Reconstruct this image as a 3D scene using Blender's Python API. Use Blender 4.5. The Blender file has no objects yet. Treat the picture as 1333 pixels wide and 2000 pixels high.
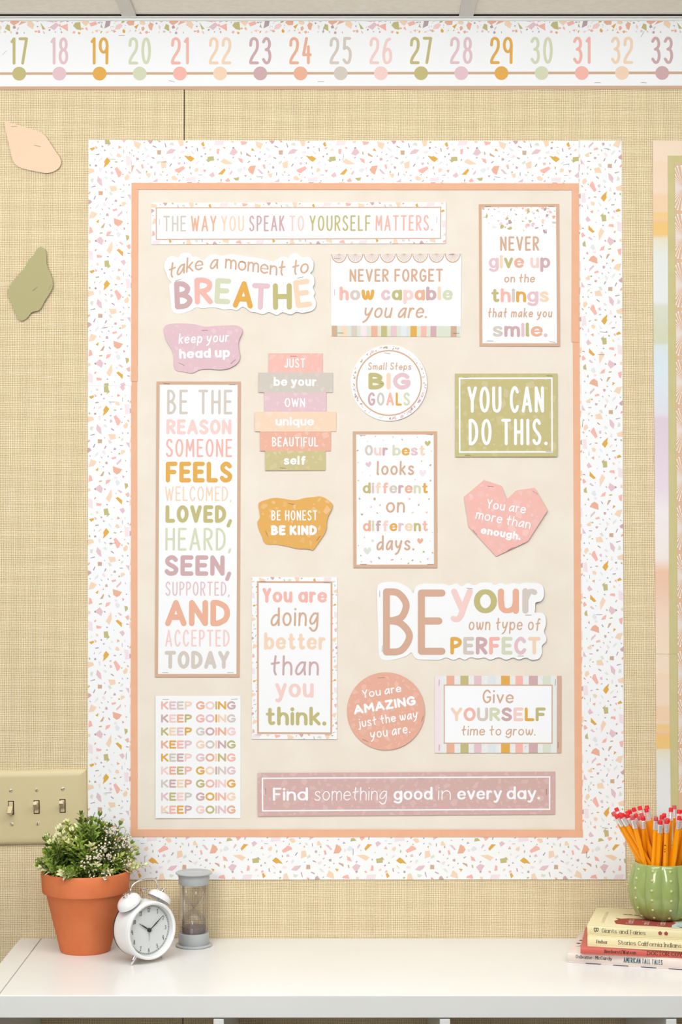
import bpy, bmesh, math, random
from mathutils import Vector, Matrix
# ---------------------------------------------------------------- camera, world, lights, exposure
SC = bpy.context.scene
F_PX = 3410.0; CAM = Vector((0, -3.07, 1.466)); TH = math.radians(1.008)
cd = bpy.data.cameras.new('camera'); cam = bpy.data.objects.new('camera', cd)
SC.collection.objects.link(cam); SC.camera = cam
cd.sensor_fit = 'VERTICAL'; cd.sensor_height = 24.0; cd.lens = 24.0 * F_PX / 2000.0
cd.clip_start = 0.05; cd.clip_end = 50
cam.location = CAM; cam.rotation_euler = (math.pi / 2 + TH, 0, 0)
SC.view_settings.view_transform = 'Standard'; SC.view_settings.look = 'None'
SC.view_settings.exposure = -0.24; SC.view_settings.gamma = 1.0
SC.view_settings.use_curve_mapping = False
w = bpy.data.worlds.new('world'); SC.world = w; w.use_nodes = True
w.node_tree.nodes['Background'].inputs[0].default_value = (0.95, 0.975, 1.0, 1)
w.node_tree.nodes['Background'].inputs[1].default_value = 0.30

def area(name, loc, target, sx, sy, power, color):
    l = bpy.data.lights.new(name, 'AREA'); l.shape = 'RECTANGLE'; l.size = sx; l.size_y = sy
    l.energy = power; l.color = color
    o = bpy.data.objects.new(name, l); SC.collection.objects.link(o)
    o.location = loc
    o.rotation_euler = (Vector(target) - Vector(loc)).to_track_quat('-Z', 'Y').to_euler()
    return o
area('ceiling_light_panel', (0.1, -1.3, 2.365), (0.1, -1.15, 0.0), 2.8, 1.0, 60, (0.94, 0.97, 1.0))
area('soft_box', (-1.1, -3.3, 2.1), (0.1, 0.0, 1.0), 1.2, 1.2, 62, (0.94, 0.97, 1.0))
area('ceiling_edge_fill', (-0.2, -1.55, 2.06), (-0.1, -0.03, 2.40), 2.2, 0.30, 2.3, (0.90, 0.96, 1.0)).data.spread = math.radians(44)  # added fill lamp: narrow beam that brightens the ceiling edge and number strip

# ---------------------------------------------------------------- helpers
PI = math.pi
CAP = None
def s2l(c):
    c = c / 255.0
    return c / 12.92 if c <= 0.04045 else ((c + 0.055) / 1.055) ** 2.4
ALB = 0.80
def lin(rgb, k=ALB): return tuple(s2l(c) * k for c in rgb) + (1.0,)
MATS = {}
def mat(name, rgb, rough=0.75, spec=0.25, metal=0.0, k=ALB, coat=0.0):
    key = (name)
    if key in MATS: return MATS[key]
    m = bpy.data.materials.new(name); m.use_nodes = True
    b = m.node_tree.nodes['Principled BSDF']
    b.inputs['Base Color'].default_value = lin(rgb, k)
    b.inputs['Roughness'].default_value = rough
    b.inputs['Specular IOR Level'].default_value = spec
    b.inputs['Metallic'].default_value = metal
    b.inputs['Coat Weight'].default_value = coat
    MATS[key] = m
    return m
def noisy(name, rgb, rgb2, scale=40, rough=0.8, bump=0.0, bscale=200, spec=0.2, stretch=(1, 1, 1), k=ALB):
    m = mat(name, rgb, rough, spec, k=k); nt = m.node_tree; b = nt.nodes['Principled BSDF']
    tc = nt.nodes.new('ShaderNodeTexCoord'); mp = nt.nodes.new('ShaderNodeMapping')
    mp.inputs['Scale'].default_value = stretch
    nt.links.new(tc.outputs['Object'], mp.inputs[0])
    n = nt.nodes.new('ShaderNodeTexNoise'); n.inputs['Scale'].default_value = scale; n.inputs['Detail'].default_value = 4
    nt.links.new(mp.outputs[0], n.inputs['Vector'])
    r = nt.nodes.new('ShaderNodeValToRGB'); r.color_ramp.elements[0].position = 0.35; r.color_ramp.elements[1].position = 0.65
    r.color_ramp.elements[0].color = lin(rgb, k); r.color_ramp.elements[1].color = lin(rgb2, k)
    nt.links.new(n.outputs[0], r.inputs[0]); nt.links.new(r.outputs[0], b.inputs['Base Color'])
    if bump:
        n2 = nt.nodes.new('ShaderNodeTexNoise'); n2.inputs['Scale'].default_value = bscale
        nt.links.new(mp.outputs[0], n2.inputs['Vector'])
        bp = nt.nodes.new('ShaderNodeBump'); bp.inputs['Strength'].default_value = bump; bp.inputs['Distance'].default_value = 0.001
        nt.links.new(n2.outputs[0], bp.inputs['Height']); nt.links.new(bp.outputs[0], b.inputs['Normal'])
    return m

PAL = dict(S=(251, 190, 177), K=(235, 201, 206), b=(219, 208, 196), P=(250, 219, 190), O=(241, 184, 156), h=(250, 214, 206),
           L=(201, 191, 132), Y=(234, 178, 88), M=(214, 178, 178), T=(220, 180, 152), g=(220, 222, 190), w=(255, 255, 255),
           V=(190, 166, 170), B=(214, 178, 148), G=(232, 178, 82), W=(232, 235, 236), k=(249, 231, 233), q=(226, 230, 212), N=(221, 178, 154),
           X=(50, 46, 44), t=(40, 100, 110), R=(168, 78, 66), D=(96, 88, 70))
def pm(c):
    return mat('ink_' + {'S': 'salmon', 'K': 'pink', 'b': 'greige', 'P': 'peach', 'O': 'apricot', 'h': 'blush', 'L': 'olive', 'Y': 'gold', 'M': 'mauve',
        'T': 'tan', 'g': 'pale_green', 'w': 'white', 'V': 'dusk', 'B': 'brown', 'G': 'amber', 'W': 'pale_grey', 'k': 'pale_pink', 'q': 'mint', 'N': 'clay',
        'X': 'black', 't': 'teal', 'R': 'brick', 'D': 'umber'}[c], PAL[c], 0.8, 0.15)

class Geo:
    def __init__(s): s.v = []; s.f = []; s.mi = []; s.m = []
    def idx(s, m):
        if m not in s.m: s.m.append(m)
        return s.m.index(m)
    def poly(s, pts, m):
        n = len(s.v); s.v += [tuple(p) for p in pts]; s.f.append(tuple(range(n, n + len(pts)))); s.mi.append(s.idx(m))
    def mesh(s, vs, fs, m):
        n = len(s.v); s.v += [tuple(p) for p in vs]
        for f in fs: s.f.append(tuple(i + n for i in f)); s.mi.append(s.idx(m))
    def box(s, a, b, m, bev=0.0, M=None):
        x0, y0, z0 = a; x1, y1, z1 = b
        if bev <= 0:
            vs = [(x, y, z) for z in (z0, z1) for y in (y0, y1) for x in (x0, x1)]
            fs = [(0, 2, 3, 1), (4, 5, 7, 6), (0, 1, 5, 4), (2, 6, 7, 3), (0, 4, 6, 2), (1, 3, 7, 5)]
        else:
            bm = bmesh.new(); bmesh.ops.create_cube(bm, size=1.0)
            for v in bm.verts:
                v.co = Vector(((x0 + x1) / 2 + v.co.x * (x1 - x0), (y0 + y1) / 2 + v.co.y * (y1 - y0), (z0 + z1) / 2 + v.co.z * (z1 - z0)))
            bmesh.ops.bevel(bm, geom=bm.edges[:], offset=bev, segments=2, affect='EDGES', profile=0.5)
            bm.verts.index_update(); vs = [v.co.copy() for v in bm.verts]; fs = [tuple(v.index for v in f.verts) for f in bm.faces]; bm.free()
        if M is not None: vs = [M @ Vector(v) for v in vs]
        s.mesh(vs, fs, m)
    def lathe(s, prof, m, seg=32, M=None, cap=False):
        # profile of (radius, height) about local z
        vs = []; fs = []; n = len(prof)
        for i in range(seg):
            a = 2 * PI * i / seg
            for r, h in prof: vs.append(Vector((r * math.cos(a), r * math.sin(a), h)))
        for i in range(seg):
            j = (i + 1) % seg
            for k in range(n - 1): fs.append((i * n + k, j * n + k, j * n + k + 1, i * n + k + 1))
        if M is not None: vs = [M @ v for v in vs]
        s.mesh(vs, fs, m)
    def tube(s, pts, r, m, seg=10, closed=False):
        pts = [Vector(p) for p in pts]; n = len(pts); rs = r if isinstance(r, (list, tuple)) else [r] * n
        up = None; vs = []; fs = []
        for i, p in enumerate(pts):
            t = (pts[min(i + 1, n - 1)] - pts[max(i - 1, 0)]).normalized()
            if up is None:
                up = Vector((0, 0, 1)) if abs(t.z) < 0.9 else Vector((1, 0, 0))
            a = t.cross(up).normalized(); bb = a.cross(t).normalized(); up = bb
            for k in range(seg):
                an = 2 * PI * k / seg; vs.append(p + (a * math.cos(an) + bb * math.sin(an)) * rs[i])
        for i in range(n - 1):
            for k in range(seg):
                l = (k + 1) % seg; fs.append((i * seg + k, i * seg + l, (i + 1) * seg + l, (i + 1) * seg + k))
        fs.append(tuple(range(seg))[::-1]); fs.append(tuple((n - 1) * seg + k for k in range(seg)))
        s.mesh(vs, fs, m)
    def ball(s, c, r, m, seg=10, rings=6, sc=(1, 1, 1)):
        prof = [(max(1e-6, r * math.sin(PI * i / rings)), -r * math.cos(PI * i / rings)) for i in range(rings + 1)]
        s.lathe(prof, m, seg, Matrix.Translation(c) @ Matrix.Diagonal((sc[0], sc[1], sc[2], 1)))
    def data(s, name, off=Vector((0, 0, 0)), smooth=False):
        me = bpy.data.meshes.new(name)
        me.from_pydata([(a[0] - off[0], a[1] - off[1], a[2] - off[2]) for a in s.v], [], s.f)
        for m in s.m: me.materials.append(m)
        me.polygons.foreach_set('material_index', s.mi)
        if smooth:
            me.polygons.foreach_set('use_smooth', [True] * len(s.f))
            try: me.set_sharp_from_angle(angle=math.radians(40))
            except Exception: pass
        me.update()
        return me

def link(o): SC.collection.objects.link(o); return o
def thing(name, label, cat, loc=(0, 0, 0), rz=0.0, group=None):
    o = link(bpy.data.objects.new(name, None)); o.location = loc; o.rotation_euler = (0, 0, rz); o.empty_display_size = 0.02
    o['label'] = label; o['category'] = cat
    if group: o['group'] = group
    return o
def part(name, geo, root, world=True, smooth=False, label=None, kind=None):
    off = Vector((0, 0, 0))
    if world and root is not None:
        off = root.location.copy()
        if root.parent: off += root.parent.location
    o = link(bpy.data.objects.new(name, geo.data(name, off, smooth))); o.parent = root
    if label: o['label'] = label
    if kind: o['kind'] = kind
    return o
def structure(name, geo, smooth=False, parent=None):
    o = part(name, geo, parent, world=False, smooth=smooth)
    if parent is None: o['kind'] = 'structure'
    return o

# a point of the photograph carried back onto the vertical plane d metres in front of the wall
def W(px, py, d=0.0):
    dx = (px - 666.5) / F_PX; dz = (1000.0 - py) / F_PX
    v = Vector((dx, math.cos(TH) - dz * math.sin(TH), math.sin(TH) + dz * math.cos(TH)))
    t = (-d - CAM.y) / v.y
    return CAM + v * t
# a point at the photograph position on height z
def H(px, py, z):
    dx = (px - 666.5) / F_PX; dz = (1000.0 - py) / F_PX
    v = Vector((dx, math.cos(TH) - dz * math.sin(TH), math.sin(TH) + dz * math.cos(TH)))
    t = (z - CAM.z) / v.z
    return CAM + v * t

# ---------------------------------------------------------------- stroke alphabet (single-line letters given a width when drawn)
def ell(cx, cy, rx, ry, n=20): return [(cx + rx * math.cos(2 * PI * i / n), cy + ry * math.sin(2 * PI * i / n)) for i in range(n + 1)]
def cat(pts, n=6):
    out = []; P = [pts[0]] + list(pts) + [pts[-1]]
    for i in range(1, len(P) - 2):
        p0, p1, p2, p3 = P[i - 1], P[i], P[i + 1], P[i + 2]
        for k in range(n):
            t = k / n; t2 = t * t; t3 = t2 * t
            out.append(tuple(0.5 * ((2 * p1[j]) + (-p0[j] + p2[j]) * t + (2 * p0[j] - 5 * p1[j] + 4 * p2[j] - p3[j]) * t2 + (-p0[j] + 3 * p1[j] - 3 * p2[j] + p3[j]) * t3) for j in (0, 1)))
    out.append(pts[-1]); return out
Ln = lambda *p: ('L', list(p))
Sm = lambda *p: ('S', cat(list(p)))
El = lambda *a: ('S', ell(*a))
C_ = Sm((.95, .82), (.75, .97), (.45, 1), (.12, .80), (0, .5), (.1, .2), (.42, 0), (.75, .03), (.98, .2))
FONT = {
 'A': (.52, [Ln((0, 0), (.5, 1), (1, 0)), Ln((.2, .30), (.8, .30))]),
 'B': (.42, [Ln((0, 0), (0, 1)), Sm((0, 1), (.5, .98), (.85, .80), (.7, .60), (.35, .53), (0, .52)), Sm((0, .52), (.6, .48), (1, .27), (.65, .03), (0, 0))]),
 'C': (.45, [C_]),
 'D': (.46, [Ln((0, 0), (0, 1)), Sm((0, 1), (.4, .98), (.85, .8), (1, .5), (.85, .2), (.4, .02), (0, 0))]),
 'E': (.38, [Ln((1, 1), (0, 1)), Ln((0, 1), (0, 0)), Ln((0, 0), (1, 0)), Ln((0, .52), (.85, .52))]),
 'F': (.38, [Ln((1, 1), (0, 1)), Ln((0, 1), (0, 0)), Ln((0, .5), (.85, .5))]),
 'G': (.48, [Sm((.92, .84), (.72, .97), (.45, 1), (.12, .80), (0, .5), (.1, .2), (.42, 0), (.8, .06), (.98, .22), (1, .44)), Ln((1, .44), (.6, .44))]),
 'H': (.44, [Ln((0, 0), (0, 1)), Ln((1, 0), (1, 1)), Ln((0, .5), (1, .5))]),
 'I': (0, [Ln((0, 0), (0, 1))]),
 'J': (.34, [Sm((1, 1), (1, .6), (1, .28), (.8, .05), (.4, 0), (0, .14))]),
 'K': (.42, [Ln((0, 0), (0, 1)), Ln((.92, 1), (0, .42)), Ln((.28, .56), (1, 0))]),
 'L': (.36, [Ln((0, 1), (0, 0)), Ln((0, 0), (1, 0))]),
 'M': (.56, [Ln((0, 0), (.06, 1)), Ln((.06, 1), (.5, .35)), Ln((.5, .35), (.94, 1)), Ln((.94, 1), (1, 0))]),
 'N': (.44, [Ln((0, 0), (0, 1)), Ln((0, 1), (1, 0)), Ln((1, 0), (1, 1))]),
 'O': (.50, [El(.5, .5, .5, .5)]),
 'P': (.40, [Ln((0, 0), (0, 1)), Sm((0, 1), (.55, .99), (.98, .86), (.95, .62), (.55, .48), (0, .45))]),
 'R': (.42, [Ln((0, 0), (0, 1)), Sm((0, 1), (.55, .99), (.95, .86), (.9, .62), (.5, .5), (0, .47)), Ln((.35, .48), (1, 0))]),
 'S': (.42, [Sm((.92, .86), (.7, .98), (.4, 1), (.1, .88), (.06, .7), (.3, .56), (.7, .43), (.97, .27), (.85, .07), (.5, 0), (.2, .03), (0, .14))]),
 'T': (.46, [Ln((0, 1), (1, 1)), Ln((.5, 1), (.5, 0))]),
 'U': (.44, [Sm((0, 1), (0, .6), (0, .3), (.14, .07), (.5, 0), (.86, .07), (1, .3), (1, .6), (1, 1))]),
 'V': (.48, [Ln((0, 1), (.5, 0)), Ln((.5, 0), (1, 1))]),
 'W': (.70, [Ln((0, 1), (.25, 0)), Ln((.25, 0), (.5, .85)), Ln((.5, .85), (.75, 0)), Ln((.75, 0), (1, 1))]),
 'Y': (.46, [Ln((0, 1), (.5, .44)), Ln((1, 1), (.5, .44)), Ln((.5, .44), (.5, 0))]),
 'Z': (.42, [Ln((0, 1), (1, 1)), Ln((1, 1), (0, 0)), Ln((0, 0), (1, 0))]),
 '0': (.28, [El(.5, .5, .5, .5)]),
 '1': (.09, [Ln((0, .88), (1, 1)), Ln((1, 1), (1, 0))]),
 '2': (.28, [Sm((0, .72), (.1, .93), (.5, 1), (.9, .92), (1, .74), (.85, .52), (.3, .27), (.02, .1), (0, 0)), Ln((0, 0), (1, 0))]),
 '3': (.27, [Sm((0, .86), (.3, .99), (.7, .97), (.93, .8), (.8, .62), (.4, .54)), Sm((.4, .54), (.8, .5), (1, .28), (.8, .05), (.4, 0), (0, .14))]),
 '4': (.28, [Ln((.45, 1), (0, .33)), Ln((0, .33), (1, .33)), Ln((.72, .66), (.72, 0))]),
 '5': (.27, [Ln((.9, 1), (.15, 1)), Ln((.15, 1), (.08, .58)), Sm((.08, .58), (.5, .63), (.9, .5), (1, .3), (.8, .05), (.4, 0), (0, .12))]),
 '6': (.29, [Sm((.85, .97), (.4, .87), (.06, .5), (0, .25), (.2, .03), (.5, 0), (.85, .06), (1, .27), (.85, .5), (.5, .56), (.1, .42))]),
 '7': (.27, [Ln((0, 1), (1, 1)), Ln((1, 1), (.4, 0))]),
 '8': (.28, [El(.5, .77, .42, .23), El(.5, .27, .5, .27)]),
 '9': (.29, [El(.5, .72, .5, .28), Ln((1, .72), (.95, 0))]),
}
LOW = {
 'a': (.74, [El(.48, .5, .48, .5), Ln((1, 1), (1, 0))]),
 'b': (.74, [Ln((0, 1.5), (0, 0)), El(.52, .5, .48, .5)]),
 'c': (.66, [C_]),
 'd': (.74, [El(.48, .5, .48, .5), Ln((1, 1.5), (1, 0))]),
 'e': (.72, [('T', [(.04, .5), (1, .54)]), Sm((1, .54), (.92, .82), (.5, 1), (.1, .8), (0, .5), (.1, .17), (.5, 0), (.95, .16))]),
 'f': (.50, [Sm((1, 1.42), (.72, 1.5), (.42, 1.36), (.38, 1.0), (.38, .5), (.38, 0)), Ln((0, .9), (.92, .9))]),
 'g': (.74, [El(.48, .5, .48, .5), Sm((1, 1), (1, .5), (1, -.1), (.8, -.42), (.4, -.48), (0, -.33))]),
 'h': (.64, [Ln((0, 1.5), (0, 0)), Sm((0, .6), (.2, .9), (.55, 1), (.9, .85), (1, .5), (1, .25), (1, 0))]),
 'i': (0, [Ln((0, 1), (0, 0)), ('D', (0, 1.42))]),
 'j': (.3, [Sm((1, 1), (1, .3), (.95, -.2), (.6, -.45), (0, -.4)), ('D', (1, 1.42))]),
 'k': (.62, [Ln((0, 1.5), (0, 0)), Ln((.88, 1), (0, .38)), Ln((.28, .58), (1, 0))]),
 'l': (.06, [Sm((0, 1.5), (0, .8), (0, .3), (.1, .05), (1, 0))]),
 'm': (1.05, [Ln((0, 1), (0, 0)), Sm((0, .6), (.1, .9), (.28, 1), (.46, .88), (.5, .5), (.5, 0)), Sm((.5, .6), (.6, .9), (.78, 1), (.96, .85), (1, .5), (1, 0))]),
 'n': (.64, [Ln((0, 1), (0, 0)), Sm((0, .6), (.2, .9), (.55, 1), (.9, .85), (1, .5), (1, .25), (1, 0))]),
 'o': (.74, [El(.5, .5, .5, .5)]),
 'p': (.74, [Ln((0, 1), (0, -.48)), El(.52, .5, .48, .5)]),
 'q': (.74, [El(.48, .5, .48, .5), Ln((1, 1), (1, -.45)), Ln((1, -.45), (1.15, -.38))]),
 'r': (.42, [Ln((0, 1), (0, 0)), Sm((0, .55), (.3, .88), (.65, 1), (1, .94))]),
 's': (.60, [Sm((.92, .86), (.7, .98), (.4, 1), (.1, .88), (.08, .7), (.3, .57), (.7, .43), (.97, .27), (.85, .07), (.5, 0), (.2, .03), (0, .14))]),
 't': (.50, [Sm((.42, 1.38), (.42, .9), (.42, .25), (.58, .03), (.8, 0), (1, .08)), Ln((0, .95), (.95, .95))]),
 'u': (.64, [Sm((0, 1), (0, .5), (.1, .12), (.45, 0), (.85, .14), (1, .45)), Ln((1, 1), (1, 0))]),
 'v': (.66, [Ln((0, 1), (.5, 0)), Ln((.5, 0), (1, 1))]),
 'w': (1.0, [Sm((0, 1), (.06, .4), (.25, .02), (.43, .35), (.5, .9)), Sm((.5, .9), (.57, .35), (.76, .02), (.94, .4), (1, 1))]),
 'y': (.68, [Ln((0, 1), (.5, .08)), Sm((1, 1), (.72, .42), (.45, -.2), (.2, -.45), (-.05, -.4))]),
 'z': (.6, [Ln((0, 1), (1, 1)), Ln((1, 1), (0, 0)), Ln((0, 0), (1, 0))]),
}
SCRIPT = dict(LOW)
SCRIPT['a'] = (.72, [Sm((.95, .92), (.6, 1), (.2, .72), (0, .3), (.15, .02), (.5, .12), (.85, .55), (.98, .95)), Sm((.98, 1), (.93, .5), (1, 0))])
SCRIPT['d'] = (.74, [Sm((.9, .8), (.55, .85), (.15, .6), (0, .25), (.2, .0), (.6, .1), (.9, .45)), Ln((.95, 1.5), (1, 0))])
SCRIPT['g'] = (.74, [Sm((.98, .92), (.6, 1), (.2, .75), (0, .38), (.2, .12), (.6, .25), (.95, .7)), Sm((1, 1), (1, .5), (.95, -.1), (.7, -.42), (.35, -.45), (0, -.22))])
SCRIPT['t'] = (.56, [Sm((.5, 1.5), (.42, .9), (.4, .3), (.6, 0)), Ln((0, .88), (1, .98))])
SCRIPT['l'] = (.10, [Sm((0, 1.5), (0, .8), (0, .2), (.1, 0), (1, 0))])
SCRIPT['y'] = (.72, [Sm((0, 1), (.05, .5), (.3, .25), (.7, .45), (.98, .95)), Sm((1, 1), (.8, .35), (.45, -.3), (0, -.55))])
SCRIPT['f'] = (.6, [Sm((1, 1.35), (.75, 1.45), (.5, 1.2), (.42, .6), (.35, -.1)), Ln((0, .78), (.95, .85))])
PUN = {'.': ('D', (0, 0)), ',': None}

def stroke_polys(pts, t, nib=0.0, closed=False):
    """ribbon + round joints for a polyline in drawing units"""
    out = []
    kind, P = pts
    if kind == 'T': kind = 'L'; t = t * (.62 if t > 3 or nib else 1)
    r = t / 2
    def wd(a, b):
        if not nib: return r
        dx, dy = b[0] - a[0], b[1] - a[1]; l = math.hypot(dx, dy) or 1
        return r * (1 - nib + nib * abs(dy) / l)
    if kind == 'D':
        return [[(P[0] + r * 1.12 * math.cos(2 * PI * i / 16), P[1] + r * 1.12 * math.sin(2 * PI * i / 16)) for i in range(16)]]
    if kind == 'L' and len(P) > 2:
        for a, b in zip(P, P[1:]): out += stroke_polys(('L', [a, b]), t, nib)
        return out
    n = len(P); loop = kind == 'S' and math.hypot(P[0][0] - P[-1][0], P[0][1] - P[-1][1]) < 1e-6
    Lf = []; Rt = []; ws = []
    for i in range(n):
        if loop: a = P[(i - 1) % (n - 1)]; b = P[(i + 1) % (n - 1)]
        else: a = P[max(i - 1, 0)]; b = P[min(i + 1, n - 1)]
        dx, dy = b[0] - a[0], b[1] - a[1]; l = math.hypot(dx, dy) or 1
        q = wd(a, b); ws.append(q)
        nx, ny = -dy / l * q, dx / l * q
        Lf.append((P[i][0] + nx, P[i][1] + ny)); Rt.append((P[i][0] - nx, P[i][1] - ny))
    out.append(('R', Lf, Rt))
    if not loop:
        for p, q in ((P[0], ws[0]), (P[-1], ws[-1])):
            out.append([(p[0] + q * math.cos(2 * PI * i / 12), p[1] + q * math.sin(2 * PI * i / 12)) for i in range(12)])
    return out

def layout(text, x0, x1, yt, yb, t, cols='T', style='cap', xr=None, slant=None, gap=None, space=None, nib=0.0, serif=False, base=None, rot=0.0, kfix=None):
    """returns list of (colour, polygons) in picture units, y down. yt = top of capitals/ascenders, yb = baseline"""
    Hh = yb - yt
    if xr is None: xr = 0.68
    low = SCRIPT if style == 'script' else LOW
    if slant is None: slant = 0.10 if style == 'script' else 0.0
    hs = Hh - t
    if style == 'bold' and not nib and any(ch in LOW for ch in text): nib = .24
    xh = (Hh * xr - t) if True else 0
    gp = (0.13 if style != 'bold' else 0.09) * Hh if gap is None else gap
    sp = 0.30 * Hh if space is None else space
    items = []
    for ch in text:
        if ch == ' ': items.append((' ', 0, None, 0))
        elif ch in FONT: items.append((ch, FONT[ch][0] * hs, FONT[ch][1], 0))
        elif ch in low: items.append((ch, low[ch][0] * xh, low[ch][1], 1))
        elif ch in '.,': items.append((ch, 0, 'p', 0))
        elif ch == '/': items.append((ch, .3 * hs, [Ln((0, 0), (1, 1))], 0))
        elif ch == '*': items.append((ch, 0, [('D', (0, .35))], 0))
    nglyph = sum(1 for i in items if i[0] != ' '); ngap = max(0, nglyph - 1); nsp = sum(1 for i in items if i[0] == ' ')
    sumw = sum(i[1] for i in items)
    if kfix: 
        k = kfix; tot = sumw * k + nglyph * t + ngap * gp + nsp * sp
        cx = (x0 + x1) / 2; x0 = cx - tot / 2; x1 = cx + tot / 2
    else:
        avail = (x1 - x0) - slant * Hh * 0.5 - nglyph * t - ngap * gp - nsp * sp
        k = avail / max(sumw, 1e-6)
        if k < 0.62:   # tighten the gaps before squeezing the letters
            need = (0.62 - k) * sumw; tot = ngap * gp + nsp * sp
            f = max(0.0, 1 - need / max(tot, 1e-6)); gp *= f; sp = sp * max(f, .5); avail = (x1 - x0) - slant * Hh * 0.5 - nglyph * t - ngap * gp - nsp * sp; k = avail / max(sumw, 1e-6)
        kmax = 2.3 if style == 'bold' else 1.5
        if k > kmax:
            need = (k - kmax) * sumw; gp += need / max(1, ngap + nsp); sp += need / max(1, ngap + nsp); k = kmax
    x = x0 + t / 2; out = []; ci = 0
    for ch, gw, strokes, lowc in items:
        if ch == ' ': x += sp; continue
        col = cols[ci % len(cols)]; ci += 1
        polys = []
        gw *= k
        def tr(p):
            sx = x + p[0] * gw
            if lowc:
                y = p[1]
                if y > 1: yy = xh + (y - 1) / 0.5 * (hs - xh)
                elif y < 0: yy = y * xh
                else: yy = y * xh
            else: yy = p[1] * hs
            X = sx + slant * yy; Y = yb - t / 2 - yy
            if base: Y += base(X)
            return (X, Y)
        if strokes == 'p':
            if ch == '.': polys += stroke_polys(('D', (x, yb - t * .56)), t * 1.05)
            else: polys += stroke_polys(('L', [(x + .15 * t, yb - t * .5), (x - .35 * t, yb + t * .75)]), t * .9)
        else:
            for kind, P in strokes:
                if kind == 'D': polys += stroke_polys(('D', tr(P)), t)
                else:
                    Q = [tr(p) for p in P]
                    if base and kind == 'L' and False: pass
                    polys += stroke_polys((kind, Q), t, nib)
                    if serif and kind == 'L':
                        for e in (0, -1):
                            oth = Q[1] if e == 0 else Q[-2]
                            if abs(oth[1] - Q[e][1]) > abs(oth[0] - Q[e][0]) and (abs(P[e][1] % 0.5) < .01):
                                polys += stroke_polys(('L', [(Q[e][0] - t * 1.35, Q[e][1]), (Q[e][0] + t * 1.35, Q[e][1])]), t * .5)
        out.append((col, polys))
        x += gw + t + gp
    if rot:
        cx, cy = x0, yb; c, s_ = math.cos(rot), math.sin(rot)
        R = lambda p: (cx + (p[0] - cx) * c - (p[1] - cy) * s_, cy + (p[0] - cx) * s_ + (p[1] - cy) * c)
        o2 = []
        for col, polys in out:
            o2.append((col, [('R', [R(p) for p in q[1]], [R(p) for p in q[2]]) if q[0] == 'R' else [R(p) for p in q] for q in polys]))
        out = o2
    return out
def glyph(ch, x0, x1, yt, yb, t, col, rot=0.0, xr=1.0):
    """one letter fitted to its own box"""
    polys = []
    st = FONT[ch][1] if ch in FONT else LOW[ch][1]
    for kind, P in st:
        Q = [(x0 + t / 2 + p[0] * (x1 - x0 - t), yb - t / 2 - p[1] * (yb - yt - t)) for p in ([P] if kind == 'D' else P)]
        polys += stroke_polys((kind, Q[0] if kind == 'D' else Q), t)
    if rot:
        cx, cy = (x0 + x1) / 2, (yt + yb) / 2; c, s_ = math.cos(rot), math.sin(rot)
        R = lambda p: (cx + (p[0] - cx) * c - (p[1] - cy) * s_, cy + (p[0] - cx) * s_ + (p[1] - cy) * c)
        polys = [('R', [R(p) for p in q[1]], [R(p) for p in q[2]]) if q[0] == 'R' else [R(p) for p in q] for q in polys]
    return [(col, polys)]
def draw(geo, runs, fn, lay=0.00009, matfn=pm):
    """fn(x, y, lift) -> world point"""
    for col, polys in runs:
        z = lay; m = matfn(col)
        for q in polys:
            if q[0] == 'R':
                L_, R_ = q[1], q[2]; n = len(L_)
                for i in range(n - 1):
                    geo.poly([fn(p[0], p[1], z + i * .0000009) for p in (L_[i], L_[i + 1], R_[i + 1], R_[i])], m)
                z += n * .0000009
            else: geo.poly([fn(p[0], p[1], z) for p in q], m)
            z += 0.000004

# ---------------------------------------------------------------- polygons
def clip_rect(poly, x0, y0, x1, y1):
    def cl(P, ins, inter):
        o = []
        for i in range(len(P)):
            a, b = P[i - 1], P[i]
            if ins(b):
                if not ins(a): o.append(inter(a, b))
                o.append(b)
            elif ins(a): o.append(inter(a, b))
        return o
    def ix(v): return lambda a, b: (v, a[1] + (b[1] - a[1]) * (v - a[0]) / (b[0] - a[0]))
    def iy(v): return lambda a, b: (a[0] + (b[0] - a[0]) * (v - a[1]) / (b[1] - a[1]), v)
    for ins, it in ((lambda p: p[0] >= x0, ix(x0)), (lambda p: p[0] <= x1, ix(x1)), (lambda p: p[1] >= y0, iy(y0)), (lambda p: p[1] <= y1, iy(y1))):
        poly = cl(poly, ins, it)
        if len(poly) < 3: return None
    return poly
def inside(p, poly):
    c = False; x, y = p
    for i in range(len(poly)):
        a, b = poly[i - 1], poly[i]
        if (a[1] > y) != (b[1] > y) and x < (b[0] - a[0]) * (y - a[1]) / (b[1] - a[1]) + a[0]: c = not c
    return c
def chip(rng, cx, cy, r):
    n = rng.choice((3, 4, 4, 5, 5)); a0 = rng.random() * 6.28; el = rng.uniform(.45, 1); th = rng.random() * 3.14
    pts = []
    for i in range(n):
        a = a0 + 2 * PI * (i + rng.uniform(-.3, .3)) / n; rr = r * rng.uniform(.7, 1.1)
        x, y = rr * math.cos(a), rr * math.sin(a) * el
        pts.append((cx + x * math.cos(th) - y * math.sin(th), cy + x * math.sin(th) + y * math.cos(th)))
    return pts
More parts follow.
